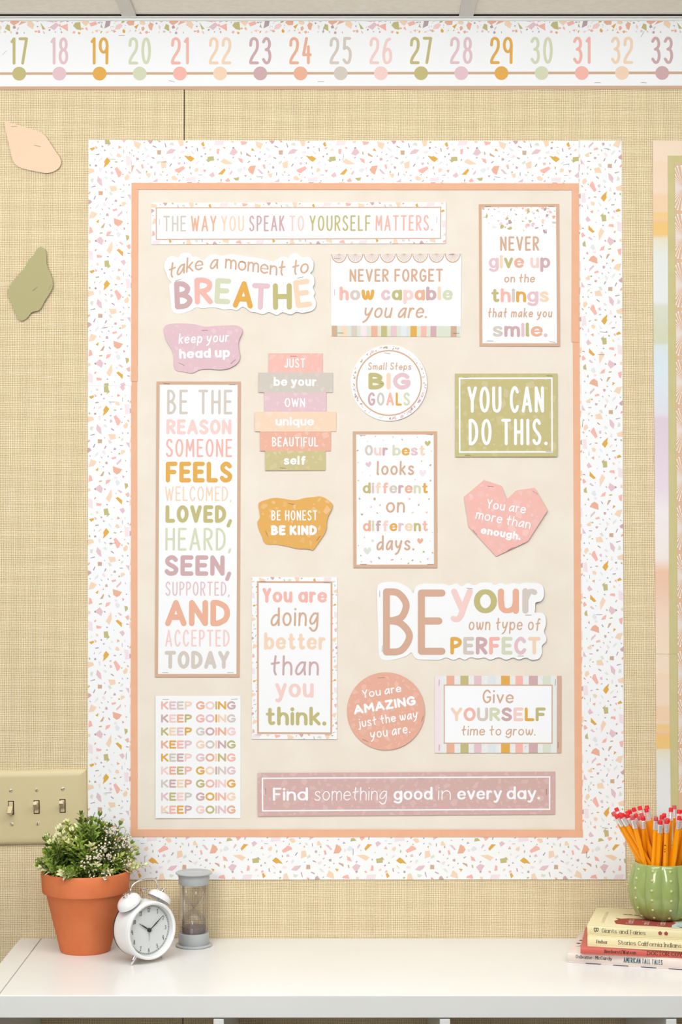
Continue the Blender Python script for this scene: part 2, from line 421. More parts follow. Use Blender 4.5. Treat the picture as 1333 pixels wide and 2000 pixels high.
TZ = [('P', (1215, 60, 1293, 85, 1268, 145, 1225, 115)), ('M', (133, 55, 187, 55, 180, 80, 160, 92)), ('O', (235, 55, 255, 55, 270, 72, 250, 76)),
 ('V', (95, 80, 107, 68, 112, 73, 101, 85)), ('V', (188, 105, 225, 122, 222, 131, 187, 117)), ('V', (305, 80, 312, 80, 325, 122, 315, 128)),
 ('W', (88, 120, 120, 130, 148, 160, 120, 160)), ('B', (230, 155, 272, 155, 268, 198, 232, 196)), ('K', (370, 138, 420, 148, 385, 185, 320, 193, 335, 165)),
 ('P', (437, 55, 498, 55, 493, 105, 462, 118)), ('L', (515, 72, 528, 60, 543, 70, 525, 82)), ('V', (512, 120, 532, 118, 535, 135, 518, 142)),
 ('V', (572, 115, 592, 118, 592, 124, 575, 121)), ('V', (627, 130, 638, 130, 643, 163, 633, 165)), ('G', (670, 88, 695, 66, 708, 112, 690, 118)),
 ('S', (690, 125, 720, 120, 705, 145, 692, 140)), ('W', (738, 82, 755, 90, 750, 102, 738, 95)), ('P', (747, 145, 770, 133, 778, 150, 755, 163)),
 ('P', (568, 160, 580, 163, 607, 192, 590, 190)), ('S', (828, 142, 860, 138, 848, 195, 828, 185)), ('O', (890, 122, 903, 118, 920, 132, 905, 140)),
 ('V', (985, 125, 1000, 117, 1010, 138, 985, 139)), ('K', (985, 140, 1015, 142, 1040, 175, 1000, 207, 953, 190)), ('k', (815, 58, 905, 58, 890, 100, 800, 105)),
 ('S', (1065, 60, 1137, 68, 1125, 90, 1080, 103)), ('P', (970, 58, 1003, 58, 1000, 80, 975, 80)), ('G', (1185, 130, 1210, 162, 1172, 155)),
 ('L', (1065, 170, 1075, 163, 1083, 195, 1070, 197)), ('B', (1122, 175, 1172, 210, 1168, 220, 1125, 205)),
 ('G', (500, 205, 545, 215, 560, 208, 582, 220, 607, 238, 570, 270, 540, 250)), ('L', (737, 218, 797, 214, 803, 256, 762, 262, 742, 275, 715, 240, 735, 250)),
 ('V', (665, 210, 686, 208, 676, 228)), ('V', (170, 217, 205, 230, 205, 243, 180, 232)), ('W', (385, 235, 412, 205, 418, 230, 400, 250)),
 ('k', (140, 195, 165, 215, 130, 232, 115, 225)), ('V', (450, 232, 466, 218, 470, 224, 455, 238)), ('M', (22, 228, 45, 232, 48, 250, 22, 256)),
 ('V', (88, 262, 103, 250, 108, 258, 92, 266)), ('q', (225, 272, 262, 255, 262, 278, 235, 297)), ('P', (264, 280, 322, 258, 320, 330, 275, 335)),
 ('S', (68, 302, 88, 290, 98, 335, 80, 340)), ('M', (165, 308, 188, 320, 180, 338, 162, 335)), ('V', (352, 315, 372, 285, 382, 290, 362, 318)),
 ('K', (432, 278, 462, 272, 468, 290, 445, 303)), ('S', (405, 348, 495, 312, 512, 335, 450, 385, 415, 368)), ('L', (552, 330, 560, 308, 568, 325, 560, 345)),
 ('P', (605, 350, 620, 328, 648, 340, 640, 365, 610, 375)), ('O', (690, 348, 724, 350, 705, 380)), ('P', (865, 270, 900, 235, 995, 290, 920, 295)),
 ('S', (1040, 230, 1085, 240, 1092, 285, 1060, 268)), ('G', (840, 395, 905, 333, 917, 355, 885, 398)), ('K', (953, 385, 985, 350, 985, 375, 965, 402)),
 ('O', (1140, 345, 1165, 310, 1222, 305, 1192, 398, 1155, 375)), ('K', (12, 345, 30, 340, 80, 390, 50, 388)), ('P', (115, 387, 162, 384, 163, 418, 145, 432)),
 ('L', (118, 365, 128, 358, 137, 375, 122, 383)), ('V', (205, 375, 213, 373, 212, 408, 204, 405)), ('G', (282, 365, 292, 362, 295, 378, 285, 380)),
 ('P', (375, 420, 405, 407, 440, 440, 420, 458, 385, 450)), ('O', (440, 464, 460, 445, 466, 458, 450, 470)), ('K', (180, 472, 238, 435, 235, 472)),
 ('k', (520, 430, 620, 420, 615, 468, 525, 465)), ('K', (750, 405, 793, 370, 810, 410, 780, 427)), ('V', (645, 400, 682, 398, 682, 404, 646, 404)),
 ('S', (912, 455, 945, 428, 965, 465, 925, 472)), ('L', (993, 432, 1055, 422, 1048, 455, 1020, 458)), ('V', (865, 465, 868, 442, 880, 440, 873, 468)),
 ('W', (1030, 345, 1070, 328, 1090, 345, 1065, 378, 1040, 370)), ('k', (1095, 325, 1118, 320, 1118, 350, 1098, 350)), ('M', (1100, 405, 1133, 400, 1120, 423)),
 ('V', (1160, 440, 1178, 436, 1170, 453)), ('V', (1135, 275, 1158, 258, 1165, 266, 1140, 282)), ('V', (983, 230, 998, 214, 1003, 227, 990, 234)),
 ('V', (832, 250, 842, 235, 848, 250, 840, 257)), ('V', (485, 422, 500, 418, 493, 433)), ('V', (320, 453, 340, 447, 335, 465)),
 ('q', (370, 75, 395, 80, 398, 110, 350, 98)), ('W', (610, 290, 640, 262, 655, 268, 625, 292)), ('q', (690, 290, 700, 285, 703, 305, 690, 305)),
 ('V', (498, 275, 508, 271, 512, 290, 504, 293)), ('W', (690, 425, 715, 422, 715, 435, 698, 435)), ('V', (562, 378, 570, 376, 578, 395, 570, 398)),
 ('k', (465, 165, 505, 160, 500, 185, 460, 180)), ('L', (432, 389, 444, 389, 440, 405, 432, 401)), ('V', (705, 188, 720, 180, 723, 195, 710, 200)),
 ('V', (35, 175, 48, 165, 50, 170, 38, 180)), ('V', (80, 196, 95, 184, 98, 190, 84, 202)), ('V', (277, 224, 290, 218, 294, 222, 280, 229)),
 ('V', (640, 462, 655, 452, 662, 458, 648, 466)), ('V', (320, 405, 338, 395, 340, 402, 326, 410)), ('V', (45, 432, 70, 428, 60, 438)),
 ('q', (250, 385, 275, 390, 285, 412, 262, 408)), ('V', (1210, 212, 1218, 200, 1224, 212, 1216, 218)), ('M', (1244, 240, 1262, 228, 1272, 245, 1250, 255)),
 ('V', (946, 340, 955, 330, 958, 336, 948, 344)), ('V', (806, 318, 814, 312, 817, 318, 810, 322)), ('L', (134, 298, 142, 284, 147, 290, 140, 300))]
TS = 5.127
TILE = []
for c, p in TZ:
    TILE.append((c, [((p[i] - 0) / TS, (p[i + 1] - 55) / TS) for i in range(0, len(p), 2)]))
PER = 238.0; TH_ = 81.5
def terrazzo(geo, x0, y0, x1, y1, fn, ang=0, phase=0.0, sc=1.0, lay=0.00006, thick=None):
    """repeat the printed chip pattern inside a rectangle; ang 0 top, 1 left, 2 bottom, 3 right edge of the board"""
    if ang % 2 == 0: length = x1 - x0; wid = y1 - y0
    else: length = y1 - y0; wid = x1 - x0
    n = int(length / (PER * sc)) + 3
    rows = int(wid / (TH_ * sc)) + 1
    for r in range(rows):
        for k in range(-2, n):
            for j, (c, P) in enumerate(TILE):
                Q = []
                for (a, b_) in P:
                    u = (a + k * PER) * sc + phase + r * 77; v = (b_ + r * TH_) * sc
                    if ang == 0: q = (x0 + u, y0 + v)
                    elif ang == 1: q = (x0 + v, y1 - u)
                    elif ang == 2: q = (x1 - u, y1 - v)
                    else: q = (x1 - v, y0 + u)
                    Q.append(q)
                xs = [q[0] for q in Q]; ys = [q[1] for q in Q]
                if max(xs) < x0 or min(xs) > x1 or max(ys) < y0 or min(ys) > y1: continue
                Q = clip_rect(Q, x0, y0, x1, y1)
                if Q: geo.poly([fn(a, b_, lay + 0.000001 * (j % 8)) for a, b_ in Q], pm(c))
def scatter(geo, poly, n, rmin, rmax, mats, fn, rng, lay=0.00005, clip=None, dens=0.9, pw=1.0):
    xs = [p[0] for p in poly]; ys = [p[1] for p in poly]; placed = []
    for r_i in range(n * 6):
        if len(placed) >= n: break
        f = len(placed) / n; r = rmax * (1 - f) ** pw + rmin * (1 - (1 - f) ** pw)
        x = rng.uniform(min(xs), max(xs)); y = rng.uniform(min(ys), max(ys))
        if any((x - a) ** 2 + (y - b_) ** 2 < ((r + c) * dens) ** 2 for a, b_, c in placed): continue
        Q = chip(rng, x, y, r)
        if clip: Q = clip_rect(Q, *clip)
        elif not all(inside(q, poly) for q in Q): continue
        if not Q: continue
        placed.append((x, y, r))
        geo.poly([fn(a, b_, lay + 0.000002 * (len(placed) % 9)) for a, b_ in Q], rng.choice(mats))

def slab(poly, fn, m, th=0.0004, edge=None):
    g = Geo(); n = len(poly)
    fr = [fn(p[0], p[1], 0.0) for p in poly]; bk = [fn(p[0], p[1], -th) for p in poly]
    g.v = [tuple(v) for v in fr + bk]; g.m = [m, edge or m]
    g.f = [tuple(range(n))[::-1], tuple(range(n, 2 * n))] + [(i, (i + 1) % n, n + (i + 1) % n, n + i) for i in range(n)]
    g.mi = [0, 0] + [1] * n
    return g
STAPLE = mat('staple_wire', (150, 146, 142), 0.35, 0.5, 0.7)
class Card:
    """a sheet pinned on the wall. rect = nominal rectangle, quad = its four corners tl,tr,br,bl"""
    def __init__(s, name, label, cat_, rect=None, quad=None, outline=None, paper=(252, 252, 251), d=0.0026, tx=0.0, ty=0.0, group=None, lip=0.0):
        s.rect = rect
        if outline:
            xs = [p[0] for p in outline]; ys = [p[1] for p in outline]; s.rect = rect = (min(xs), min(ys), max(xs), max(ys))
        s.quad = quad or ((rect[0], rect[1]), (rect[2], rect[1]), (rect[2], rect[3]), (rect[0], rect[3]))
        s.d = d; s.tx = tx; s.ty = ty
        c = s.fn((rect[0] + rect[2]) / 2, (rect[1] + rect[3]) / 2, 0)
        s.root = thing(name, label, cat_, c, 0, group)
        s.poly = outline or [(rect[0], rect[1]), (rect[2], rect[1]), (rect[2], rect[3]), (rect[0], rect[3])]
        m = paper if not isinstance(paper, tuple) else mat('paper_%d_%d_%d' % paper, paper, 0.7, 0.2)
        part('paper', slab(s.poly, s.fn, m), s.root)
    def fn(s, x, y, lift=0.0):
        x0, y0, x1, y1 = s.rect; u = (x - x0) / (x1 - x0); v = (y - y0) / (y1 - y0); q = s.quad
        X = (q[0][0] * (1 - u) + q[1][0] * u) * (1 - v) + (q[3][0] * (1 - u) + q[2][0] * u) * v
        Y = (q[0][1] * (1 - u) + q[1][1] * u) * (1 - v) + (q[3][1] * (1 - u) + q[2][1] * u) * v
        return W(X, Y, s.d + s.tx * (u - .5) + s.ty * (v - .5) + lift)
    def text(s, *a, **k):
        g = Geo(); draw(g, layout(*a, **k), s.fn, 0.00014); part('lettering', g, s.root)
    def glyphs(s, runs, name='lettering'):
        g = Geo(); draw(g, runs, s.fn, 0.00014); part(name, g, s.root)
    def frame(s, x0, y0, x1, y1, t, c='T', name='printed_frame', lay=0.0001):
        g = Geo(); m = pm(c)
        for a, b_, c_, d_ in ((x0, y0, x1, y0 + t), (x0, y1 - t, x1, y1), (x0, y0 + t, x0 + t, y1 - t), (x1 - t, y0 + t, x1, y1 - t)):
            g.poly([s.fn(a, d_, lay), s.fn(c_, d_, lay), s.fn(c_, b_, lay), s.fn(a, b_, lay)], m)
        part(name, g, s.root)
    def rects(s, L_, name, lay=0.00008):
        g = Geo()
        for x0, y0, x1, y1, c in L_:
            g.poly([s.fn(x0, y1, lay), s.fn(x1, y1, lay), s.fn(x1, y0, lay), s.fn(x0, y0, lay)], pm(c))
        part(name, g, s.root)
    def staples(s, L_):
        me = None
        for x, y, a in L_:
            p = s.fn(x, y, 0.0004); g = Geo(); a = math.radians(a); h = 0.0054
            dx, dz = math.cos(a) * h, math.sin(a) * h
            g.tube([p + Vector((-dx, .0004, -dz)), p + Vector((-dx * .96, -.0001, -dz * .96)), p + Vector((dx * .96, -.0001, dz * .96)), p + Vector((dx, .0004, dz))], 0.00028, STAPLE, 6)
            part('staple', g, s.root)
def tinted(card, base, n, rmin, rmax, seed, k=34, dens=.8):
    rng = random.Random(seed); g = Geo()
    mm = [mat('tint_%s_%d' % ('_'.join(map(str, base)), i), tuple(min(255, int(c + (q - c) * k / 100 * f)) for c, q in zip(base, (255, 232, 226))), 0.7, 0.2) for i, f in enumerate((.45, .75, 1.0))]
    rect = card.rect if len(card.poly) == 4 else None
    scatter(g, card.poly, n, rmin, rmax, mm, card.fn, rng, clip=rect, dens=dens, pw=1.6)
    part('terrazzo_print', g, card.root)
def Z(ox, oy, s_): return lambda x, y: (ox + x / s_, oy + y / s_)
def smooth_closed(P, n=4):
    out = []; N = len(P)
    for i in range(N):
        p0, p1, p2, p3 = P[i - 1], P[i], P[(i + 1) % N], P[(i + 2) % N]
        for k in range(n):
            t = k / n; t2 = t * t; t3 = t2 * t
            out.append(tuple(0.5 * ((2 * p1[j]) + (-p0[j] + p2[j]) * t + (2 * p0[j] - 5 * p1[j] + 4 * p2[j] - p3[j]) * t2 + (-p0[j] + 3 * p1[j] - 3 * p2[j] + p3[j]) * t3) for j in (0, 1)))
    return out
# ================================================================ the room shell
def burlap():
    m = bpy.data.materials.new('burlap_wallcovering'); m.use_nodes = True; nt = m.node_tree; N = nt.nodes; L = nt.links
    b = N['Principled BSDF']; b.inputs['Roughness'].default_value = 0.9; b.inputs['Specular IOR Level'].default_value = 0.1
    tc = N.new('ShaderNodeTexCoord'); sp = N.new('ShaderNodeSeparateXYZ'); L.new(tc.outputs['Object'], sp.inputs[0])
    def math_(op, a, b_=None, c=None):
        n = N.new('ShaderNodeMath'); n.operation = op
        for i, v in enumerate((a, b_, c)):
            if v is None: continue
            if isinstance(v, (int, float)): n.inputs[i].default_value = v
            else: L.new(v, n.inputs[i])
        return n.outputs[0]
    def noise(scale, st=(1, 1, 1), det=2):
        mp = N.new('ShaderNodeMapping'); mp.inputs['Scale'].default_value = st; L.new(tc.outputs['Object'], mp.inputs[0])
        n = N.new('ShaderNodeTexNoise'); n.inputs['Scale'].default_value = scale; n.inputs['Detail'].default_value = det; L.new(mp.outputs[0], n.inputs['Vector'])
        return n.outputs[0]
    wx = noise(60, (1, 1, .12)); wz = noise(60, (.12, 1, 1))
    px = math_('ADD', math_('MULTIPLY', sp.outputs[0], PI / 0.0030), math_('MULTIPLY', math_('SUBTRACT', wx, .5), 5.5))
    pz = math_('ADD', math_('MULTIPLY', sp.outputs[2], PI / 0.0030), math_('MULTIPLY', math_('SUBTRACT', wz, .5), 5.5))
    a = math_('ABSOLUTE', math_('SINE', px)); c = math_('ABSOLUTE', math_('SINE', pz))
    thr = math_('MAXIMUM', a, c)                       # 0 in the holes between threads
    var = noise(420, (1, 1, 1), 1)
    hole = math_('MULTIPLY', math_('SUBTRACT', 1.0, math_('POWER', thr, 2.2)), math_('MULTIPLY', var, 1.9))
    low = math_('MULTIPLY', math_('SUBTRACT', 1.0, math_('MINIMUM', a, c)), 0.30)
    ramp = N.new('ShaderNodeValToRGB'); L.new(math_('ADD', hole, low), ramp.inputs[0])
    e = ramp.color_ramp.elements; e[0].position = 0.0; e[0].color = lin((252, 239, 206)); e[1].position = 1.0; e[1].color = lin((186, 156, 108))
    e2 = ramp.color_ramp.elements.new(0.34); e2.color = lin((242, 223, 184))
    e3 = ramp.color_ramp.elements.new(0.6); e3.color = lin((219, 195, 150))
    # pale slubs running along the weft and the warp
    s1 = noise(14, (.9, 1, 22), 3); s2 = noise(14, (22, 1, .7), 3)
    def rmp(v, lo, hi):
        n = N.new('ShaderNodeMapRange'); n.inputs[1].default_value = lo; n.inputs[2].default_value = hi; L.new(v, n.inputs[0]); return n.outputs[0]
    sl = math_('MAXIMUM', math_('MULTIPLY', rmp(s1, .60, .74), .55), math_('MULTIPLY', rmp(s2, .64, .78), .30))
    mx = N.new('ShaderNodeMixRGB'); L.new(sl, mx.inputs[0]); L.new(ramp.outputs[0], mx.inputs[1]); mx.inputs[2].default_value = lin((252, 238, 206))
    big = noise(3, (1, 1, 1), 2); mb = N.new('ShaderNodeMixRGB'); mb.blend_type = 'MULTIPLY'
    L.new(math_('MULTIPLY', rmp(big, .3, .7), .10), mb.inputs[0]); L.new(mx.outputs[0], mb.inputs[1]); mb.inputs[2].default_value = (.85, .75, .6, 1)
    L.new(mb.outputs[0], b.inputs['Base Color'])
    bp = N.new('ShaderNodeBump'); bp.inputs['Strength'].default_value = .35; bp.inputs['Distance'].default_value = .0006
    L.new(math_('SUBTRACT', 1.0, hole), bp.inputs['Height']); L.new(bp.outputs[0], b.inputs['Normal'])
    return m
BUR = burlap()
CEIL_Z = W(666, 35, 0).z
# wall of two burlap panels with the dark joint the photo shows between them
g = Geo(); jx = W(360, 300).x
g.box((-2.6, 0.004, 0), (3.0, 0.12, CEIL_Z + .1), mat('wall_core', (70, 60, 46)))
wall = structure('wall_back', g)
g = Geo(); g.box((-2.6, 0, 0), (jx - .0008, .004, CEIL_Z), BUR); structure('wall_panel', g, parent=wall)
g = Geo(); g.box((jx + .0008, 0, 0), (3.0, .004, CEIL_Z), BUR); structure('wall_panel', g, parent=wall)
g = Geo(); g.box((-2.6, -4.4, -.05), (3.0, 0.12, 0), noisy('floor_carpet', (96, 84, 72), (112, 98, 84), 30)); structure('floor', g)
CT = noisy('ceiling_tile', (250, 243, 230), (254, 249, 240), 90, bump=.5, bscale=260, k=1.0)
g = Geo(); g.box((-2.6, -4.4, CEIL_Z + .03), (3.0, 0.12, CEIL_Z + .06), mat('plenum', (90, 82, 70))); ceil = structure('ceiling', g)
def onceil(px, py): return H(px, py, CEIL_Z)
TB = mat('t_bar_white', (246, 244, 238), .5, .3)
bars = [(onceil(253, 33).x), (onceil(911, 31).x)]
sp_ = bars[1] - bars[0]
xs = [bars[0] - 3 * sp_, bars[0] - 2 * sp_, bars[0] - sp_, bars[0], bars[1], bars[1] + sp_, bars[1] + 2 * sp_, bars[1] + 3 * sp_]
for i in range(len(xs) - 1):
    for j in range(4):
        g = Geo(); y1 = -.008 - j * 1.22; y0 = y1 - 1.21
        g.box((xs[i] + .006, y0, CEIL_Z + .003), (xs[i + 1] - .006, y1, CEIL_Z + .018), CT, .003)
        if xs[i] > -2.6 and xs[i + 1] < 3.0 and y0 > -4.95: structure('ceiling_tile', g, parent=ceil)
for i, x in enumerate(xs[1:-1]):
    g = Geo(); g.box((x - .0125, -4.3, CEIL_Z - .0015), (x + .0125, -.001, CEIL_Z + .0015), TB, .0005); g.box((x - .001, -4.3, CEIL_Z + .0015), (x + .001, -.001, CEIL_Z + .02), TB)
    structure('trim_%d' % (i + 2), g)
g = Geo(); g.box((-2.55, -.004, CEIL_Z - .006), (2.95, 0, CEIL_Z - .0005), TB); g.box((-2.55, -.012, CEIL_Z - .002), (2.95, 0, CEIL_Z - .0005), TB)
structure('trim_1', g)

# ================================================================ number line border
rng = random.Random(7)
NB = {17: 'L', 18: 'K', 19: 'Y', 20: 'g', 21: 'S', 22: 'P', 23: 'M', 24: 'O', 25: 'b', 26: 'h', 27: 'L', 28: 'K', 29: 'Y', 30: 'g', 31: 'S', 32: 'P', 33: 'M'}
def ytilt(x): return -1.6 * x / 1333
segs = [(-190, 623, 0.0016, [14.8, 15.8] and range(17, 25), 'first number line strip above the left half of the board, with numbers 17 to 24'),
        (622, 1249, 0.0021, range(25, 33), 'middle number line strip above the right half of the board, with numbers 25 to 32'),
        (1248, 1700, 0.0026, range(33, 34), 'number line strip at the top right corner beginning with number 33')]
for x0, x1, d, nums, lab in segs:
    q = [(x0, 39.3 + ytilt(x0)), (x1, 39.3 + ytilt(x1)), (x1, 175.4 + ytilt(x1)), (x0, 175.4 + ytilt(x0))]
    c = Card('number_line_strip', lab, 'border strip', rect=(x0, 39.3, x1, 175.4), quad=q, d=d, group=None)
    g = Geo(); rr = random.Random(31)
    chips = []
    def put(x, y, r, col, pts):
        P = clip_rect(pts, x0, 39.8, x1, 68)
        if P: g.poly([c.fn(a, b_, .00006 + .000001 * (len(g.f) % 9)) for a, b_ in P], pm(col))
    per = 311.0; pl = []
    for i in range(900):
        f = i / 900; r = 9.0 * (1 - f) ** 1.3 + 1.3
        x = rr.uniform(0, per); y = 39 + 26 * rr.random() ** 1.5 if r < 5 else rr.uniform(38, 54)
        if any((min(abs(x - a), per - abs(x - a))) ** 2 + (y - b_) ** 2 < ((r + q_) * .80) ** 2 for a, b_, q_ in pl): continue
        pl.append((x, y, r)); cc = rr.choice('SSOPPKKMGLLhOV' if r > 3 else 'VVMLWKSPq'); P = chip(rr, x, y, r * 1.05)
        k0 = int((x0 - 300) // per)
        for k in range(k0, k0 + 6): put(x + k * per, y, r, cc, [(a + k * per, b_) for a, b_ in P])
    part('terrazzo_print', g, c.root)
    c.rects([(x0, 141.3, x1, 146.3, 'B')], 'printed_line', .00008)
    c.rects([(x0, 168.8, x1, 175.4, 'B')], 'printed_edge', .00008)
    for n in nums:
        cx = 37.5 + 78.55 * (n - 17)
        c.text(str(n), cx - 30, cx + 30, 73, 126.2, 5.6, NB[n], 'cap', gap=6.0, kfix=1.0)
        g = Geo(); g.poly([c.fn(cx + 13.5 * math.cos(-a * PI / 16), 144 + 13.5 * math.sin(-a * PI / 16), .00014) for a in range(32)], pm(NB[n])); part('printed_dot', g, c.root)
    c.staples({0: [(9, 103, 42), (238, 69.5, 0), (336, 159, -12)], 1: [(632, 60, 80), (627, 160, 0), (1168, 163, 0)], 2: [(1256, 68, 60), (1258, 163, -5)]}[segs.index((x0, x1, d, nums, lab))])

# ================================================================ board: cream backing, terrazzo borders, apricot trims
c = Card('backing_sheet', 'cream fabric sheet backing the whole display inside the apricot frame', 'backing', quad=((250, 352), (1138, 352), (1146, 1640), (248, 1640)), rect=(250, 352, 1146, 1640),
         paper=noisy('cream_fabric', (243, 230, 212), (247, 236, 220), 14, bump=.15, bscale=1500), d=0.0008)
def border(lab, rect, quad, ang, phase, d, staples, group=None, sc=1.0):
    sc = {3: 1.0105, 1: 1.007, 2: 1.017, 0: 1.0}[ang]
    c = Card('terrazzo_border', lab, 'border strip', rect=rect, quad=quad, d=d, paper=(252, 252, 251))
    g = Geo(); terrazzo(g, *rect, c.fn, ang, phase, sc); part('terrazzo_print', g, c.root); c.staples(staples); return c
border('long upright terrazzo strip down the right side of the board', (1131, 274, 1217, 1637), ((1131, 274), (1215, 275), (1220, 1637), (1138, 1637)), 3, 0, .0012,
       [(1188, 290, -10), (1178, 648, -6), (1174, 692, -4), (1136, 828, 86), (1168, 1200, 0), (1145, 1540, 90), (1178, 1617, -8)])
border('upper terrazzo strip on the left side of the board', (173, 273, 257, 753), ((173, 273), (258, 273), (257, 753), (171.5, 753)), 1, 87, .0016, [(219, 311, 0), (216, 460, 0), (205, 640, 10)])
border('lower terrazzo strip on the left side of the board behind the plant', (171, 752, 256, 1719), ((171.5, 752), (256.5, 752), (255, 1719), (172, 1719)), 1, 89, .0012,
       [(219, 785, 0), (219, 1061, 8), (212, 1548, 4), (247, 1477, 88)])
border('horizontal terrazzo strip along the top of the board', (257, 274, 1131, 357), ((257, 274), (1131, 275), (1131, 358), (257, 357)), 0, 500 - 257 - 238, .0020,
       [(320, 316, 0), (508, 345, 0), (671, 307, 82), (972, 345, -8), (1107, 320, 10)])
border('horizontal terrazzo strip along the bottom of the board', (254, 1636, 1222, 1718), ((254, 1634), (1222, 1635), (1223, 1717.5), (254, 1718)), 2, 86, .0018,
       [(283, 1679, 88), (690, 1665, 90), (1146, 1670, 88)])
AP = noisy('apricot_paper', (242, 184, 148), (245, 188, 152), 30)
def trim(lab, rect, quad, d):
    return Card('apricot_border', lab, 'border strip', rect=rect, quad=quad, d=d, paper=AP)
trim('upper apricot strip edging the left side of the cream board', (257, 357, 269, 745), ((257, 357), (270, 357), (268.5, 745), (256, 745)), .0022)
trim('lower apricot strip edging the left side of the cream board', (256, 744, 268, 1634), ((256, 744), (268, 744), (269, 1634), (255, 1634)), .0014)
trim('upper apricot strip edging the right side of the cream board', (1117, 358, 1131, 668), ((1118, 358), (1131.5, 358), (1132.5, 668), (1117, 668)), .0022)
trim('lower apricot strip edging the right side of the cream board', (1120, 667, 1133, 1634), ((1119.5, 667), (1133, 667), (1138.5, 1634), (1124, 1634)), .0014)
trim('horizontal apricot strip edging the top of the cream board', (257, 357, 1131, 370), ((257, 357), (1131, 358), (1131, 371), (257, 370)), .0024)
trim('horizontal apricot strip edging the bottom of the cream board', (255, 1620, 1139, 1634.5), ((255, 1620), (1139, 1620.5), (1139, 1635), (255, 1634.5)), .0026)

# ================================================================ cut paper shapes on the left wall
def blob(name, lab, P, z, paper, d, st, cat_='paper cutout', n=4):
    o = smooth_closed([z(*p) for p in P], n) if n else [z(*p) for p in P]
    c = Card(name, lab, cat_, outline=o, paper=paper, d=d, tx=.003, ty=-.002); c.staples(st); return c
blob('paper_cutout', 'peach rounded chip shape cut from paper high on the left wall', [(38, 155), (75, 157), (130, 172), (200, 196), (290, 220), (330, 240), (365, 275), (420, 360), (465, 425), (478, 465), (462, 510), (420, 540), (365, 552), (300, 543), (220, 527), (150, 505), (110, 470), (90, 420), (70, 330), (45, 220)], Z(0, 200, 4.0), (250, 216, 184), .005, [(27.5, 247, 0), (73, 285, -14)])
blob('paper_cutout', 'olive green wavy chip shape cut from paper lower on the left wall', [(315, 1128), (345, 1140), (360, 1180), (362, 1240), (372, 1290), (400, 1350), (413, 1420), (400, 1470), (350, 1550), (310, 1620), (250, 1640), (215, 1680), (180, 1705), (145, 1695), (110, 1620), (70, 1520), (62, 1470), (90, 1410), (140, 1350), (200, 1280), (225, 1230), (265, 1190), (285, 1150)], Z(0, 200, 4.0), (188, 180, 130), .006, [(68.5, 564, 40), (97, 561, 60)])

# ================================================================ posters and cards on the cream board
TZ_K = dict(sc=.62)
# the way you speak
c = Card('motto_strip', 'long white strip with terrazzo edge reading the way you speak to yourself matters', 'poster', rect=(296, 396, 871.5, 477), quad=((296, 396), (871.5, 394.8), (871, 475.5), (296, 477.5)), tx=.001)
g = Geo(); terrazzo(g, 296, 396, 871.5, 406, c.fn, 0, 0, .85); terrazzo(g, 296, 467, 871.5, 477, c.fn, 2, 20, .85); terrazzo(g, 296, 406, 305, 467, c.fn, 1, 30, .8); terrazzo(g, 862, 406, 871.5, 467, c.fn, 3, 90, .8); part('terrazzo_print', g, c.root)
c.frame(304.5, 405, 862.5, 468.2, 2.0)
xw = [(319, 364, 'THE', 'b'), (373, 423, 'WAY', 'O'), (432, 477, 'YOU', 'P'), (487, 556.5, 'SPEAK', 'M'), (565.5, 594.5, 'TO', 'h'), (605, 724.5, 'YOURSELF', 'L'), (734, 846, 'MATTERS.', 'S')]
for a, b_, t_, k_ in xw: c.text(t_, a, b_, 421.3, 452, 3.2, k_)
c.staples([(311.5, 433, 90), (854, 430, 88)])
# take a moment to breathe
z = Z(280, 380, 3.3325)
c = blob('die_cut_sign', 'white scalloped cut-out sign reading take a moment to breathe', [(135, 470), (150, 420), (190, 400), (228, 410), (245, 385), (285, 378), (315, 392), (322, 404), (350, 403), (392, 430), (430, 394), (470, 390), (515, 400), (550, 390), (600, 390), (660, 402), (730, 410), (800, 425), (850, 435), (900, 405), (945, 412), (960, 390), (1000, 382), (1038, 408), (1080, 405), (1108, 440), (1105, 490), (1088, 512), (1110, 535), (1115, 580), (1105, 605), (1118, 640), (1110, 665), (1125, 700), (1120, 735), (1095, 758), (1040, 770), (995, 765), (960, 782), (908, 766), (870, 785), (820, 765), (780, 780), (735, 768), (700, 763), (650, 730), (610, 755), (575, 745), (530, 750), (480, 738), (430, 735), (390, 742), (345, 735), (310, 755), (250, 775), (210, 772), (185, 745), (178, 690), (172, 640), (168, 590), (185, 572), (160, 545), (150, 510)], z, (252, 252, 251), .0034, [(348, 547, 20), (587, 542, 14), (475, 512, -10)], 'sign', 3)
BP = [(300, 12), (335, 12), (360, 3), (385, -2.5), (415, -5), (442, -6.5), (466, -3), (500, 1), (535, 7), (556, 8), (580, 6), (603, 1.5), (640, 0)]
def bfun(x):
    for (a, p), (b_, q_) in zip(BP, BP[1:]):
        if x <= b_: return p + (q_ - p) * max(0, (x - a)) / (b_ - a)
    return 0
c.text('take a moment to', 329, 604, 501, 531, 3.3, 'T', 'script', xr=.66, base=bfun, slant=.06, gap=2.0, space=11)
for ch, a, b_, y0, y1, k_, r_ in (('B', 203, 320, 563, 745, 'M', -.04), ('R', 334, 452, 540, 715, 'S', -.02), ('E', 466, 570, 545, 712, 'g', .05), ('A', 587, 718, 563, 740, 'Y', .06), ('T', 706, 824, 577, 750, 'K', .04), ('H', 844, 968, 577, 750, 'L', -.01), ('E', 984, 1092, 552, 735, 'P', -.12)):
    p, q_ = z(a, y0), z(b_, y1); c.glyphs(glyph(ch, p[0], q_[0], p[1], q_[1], 10.2, k_, r_))
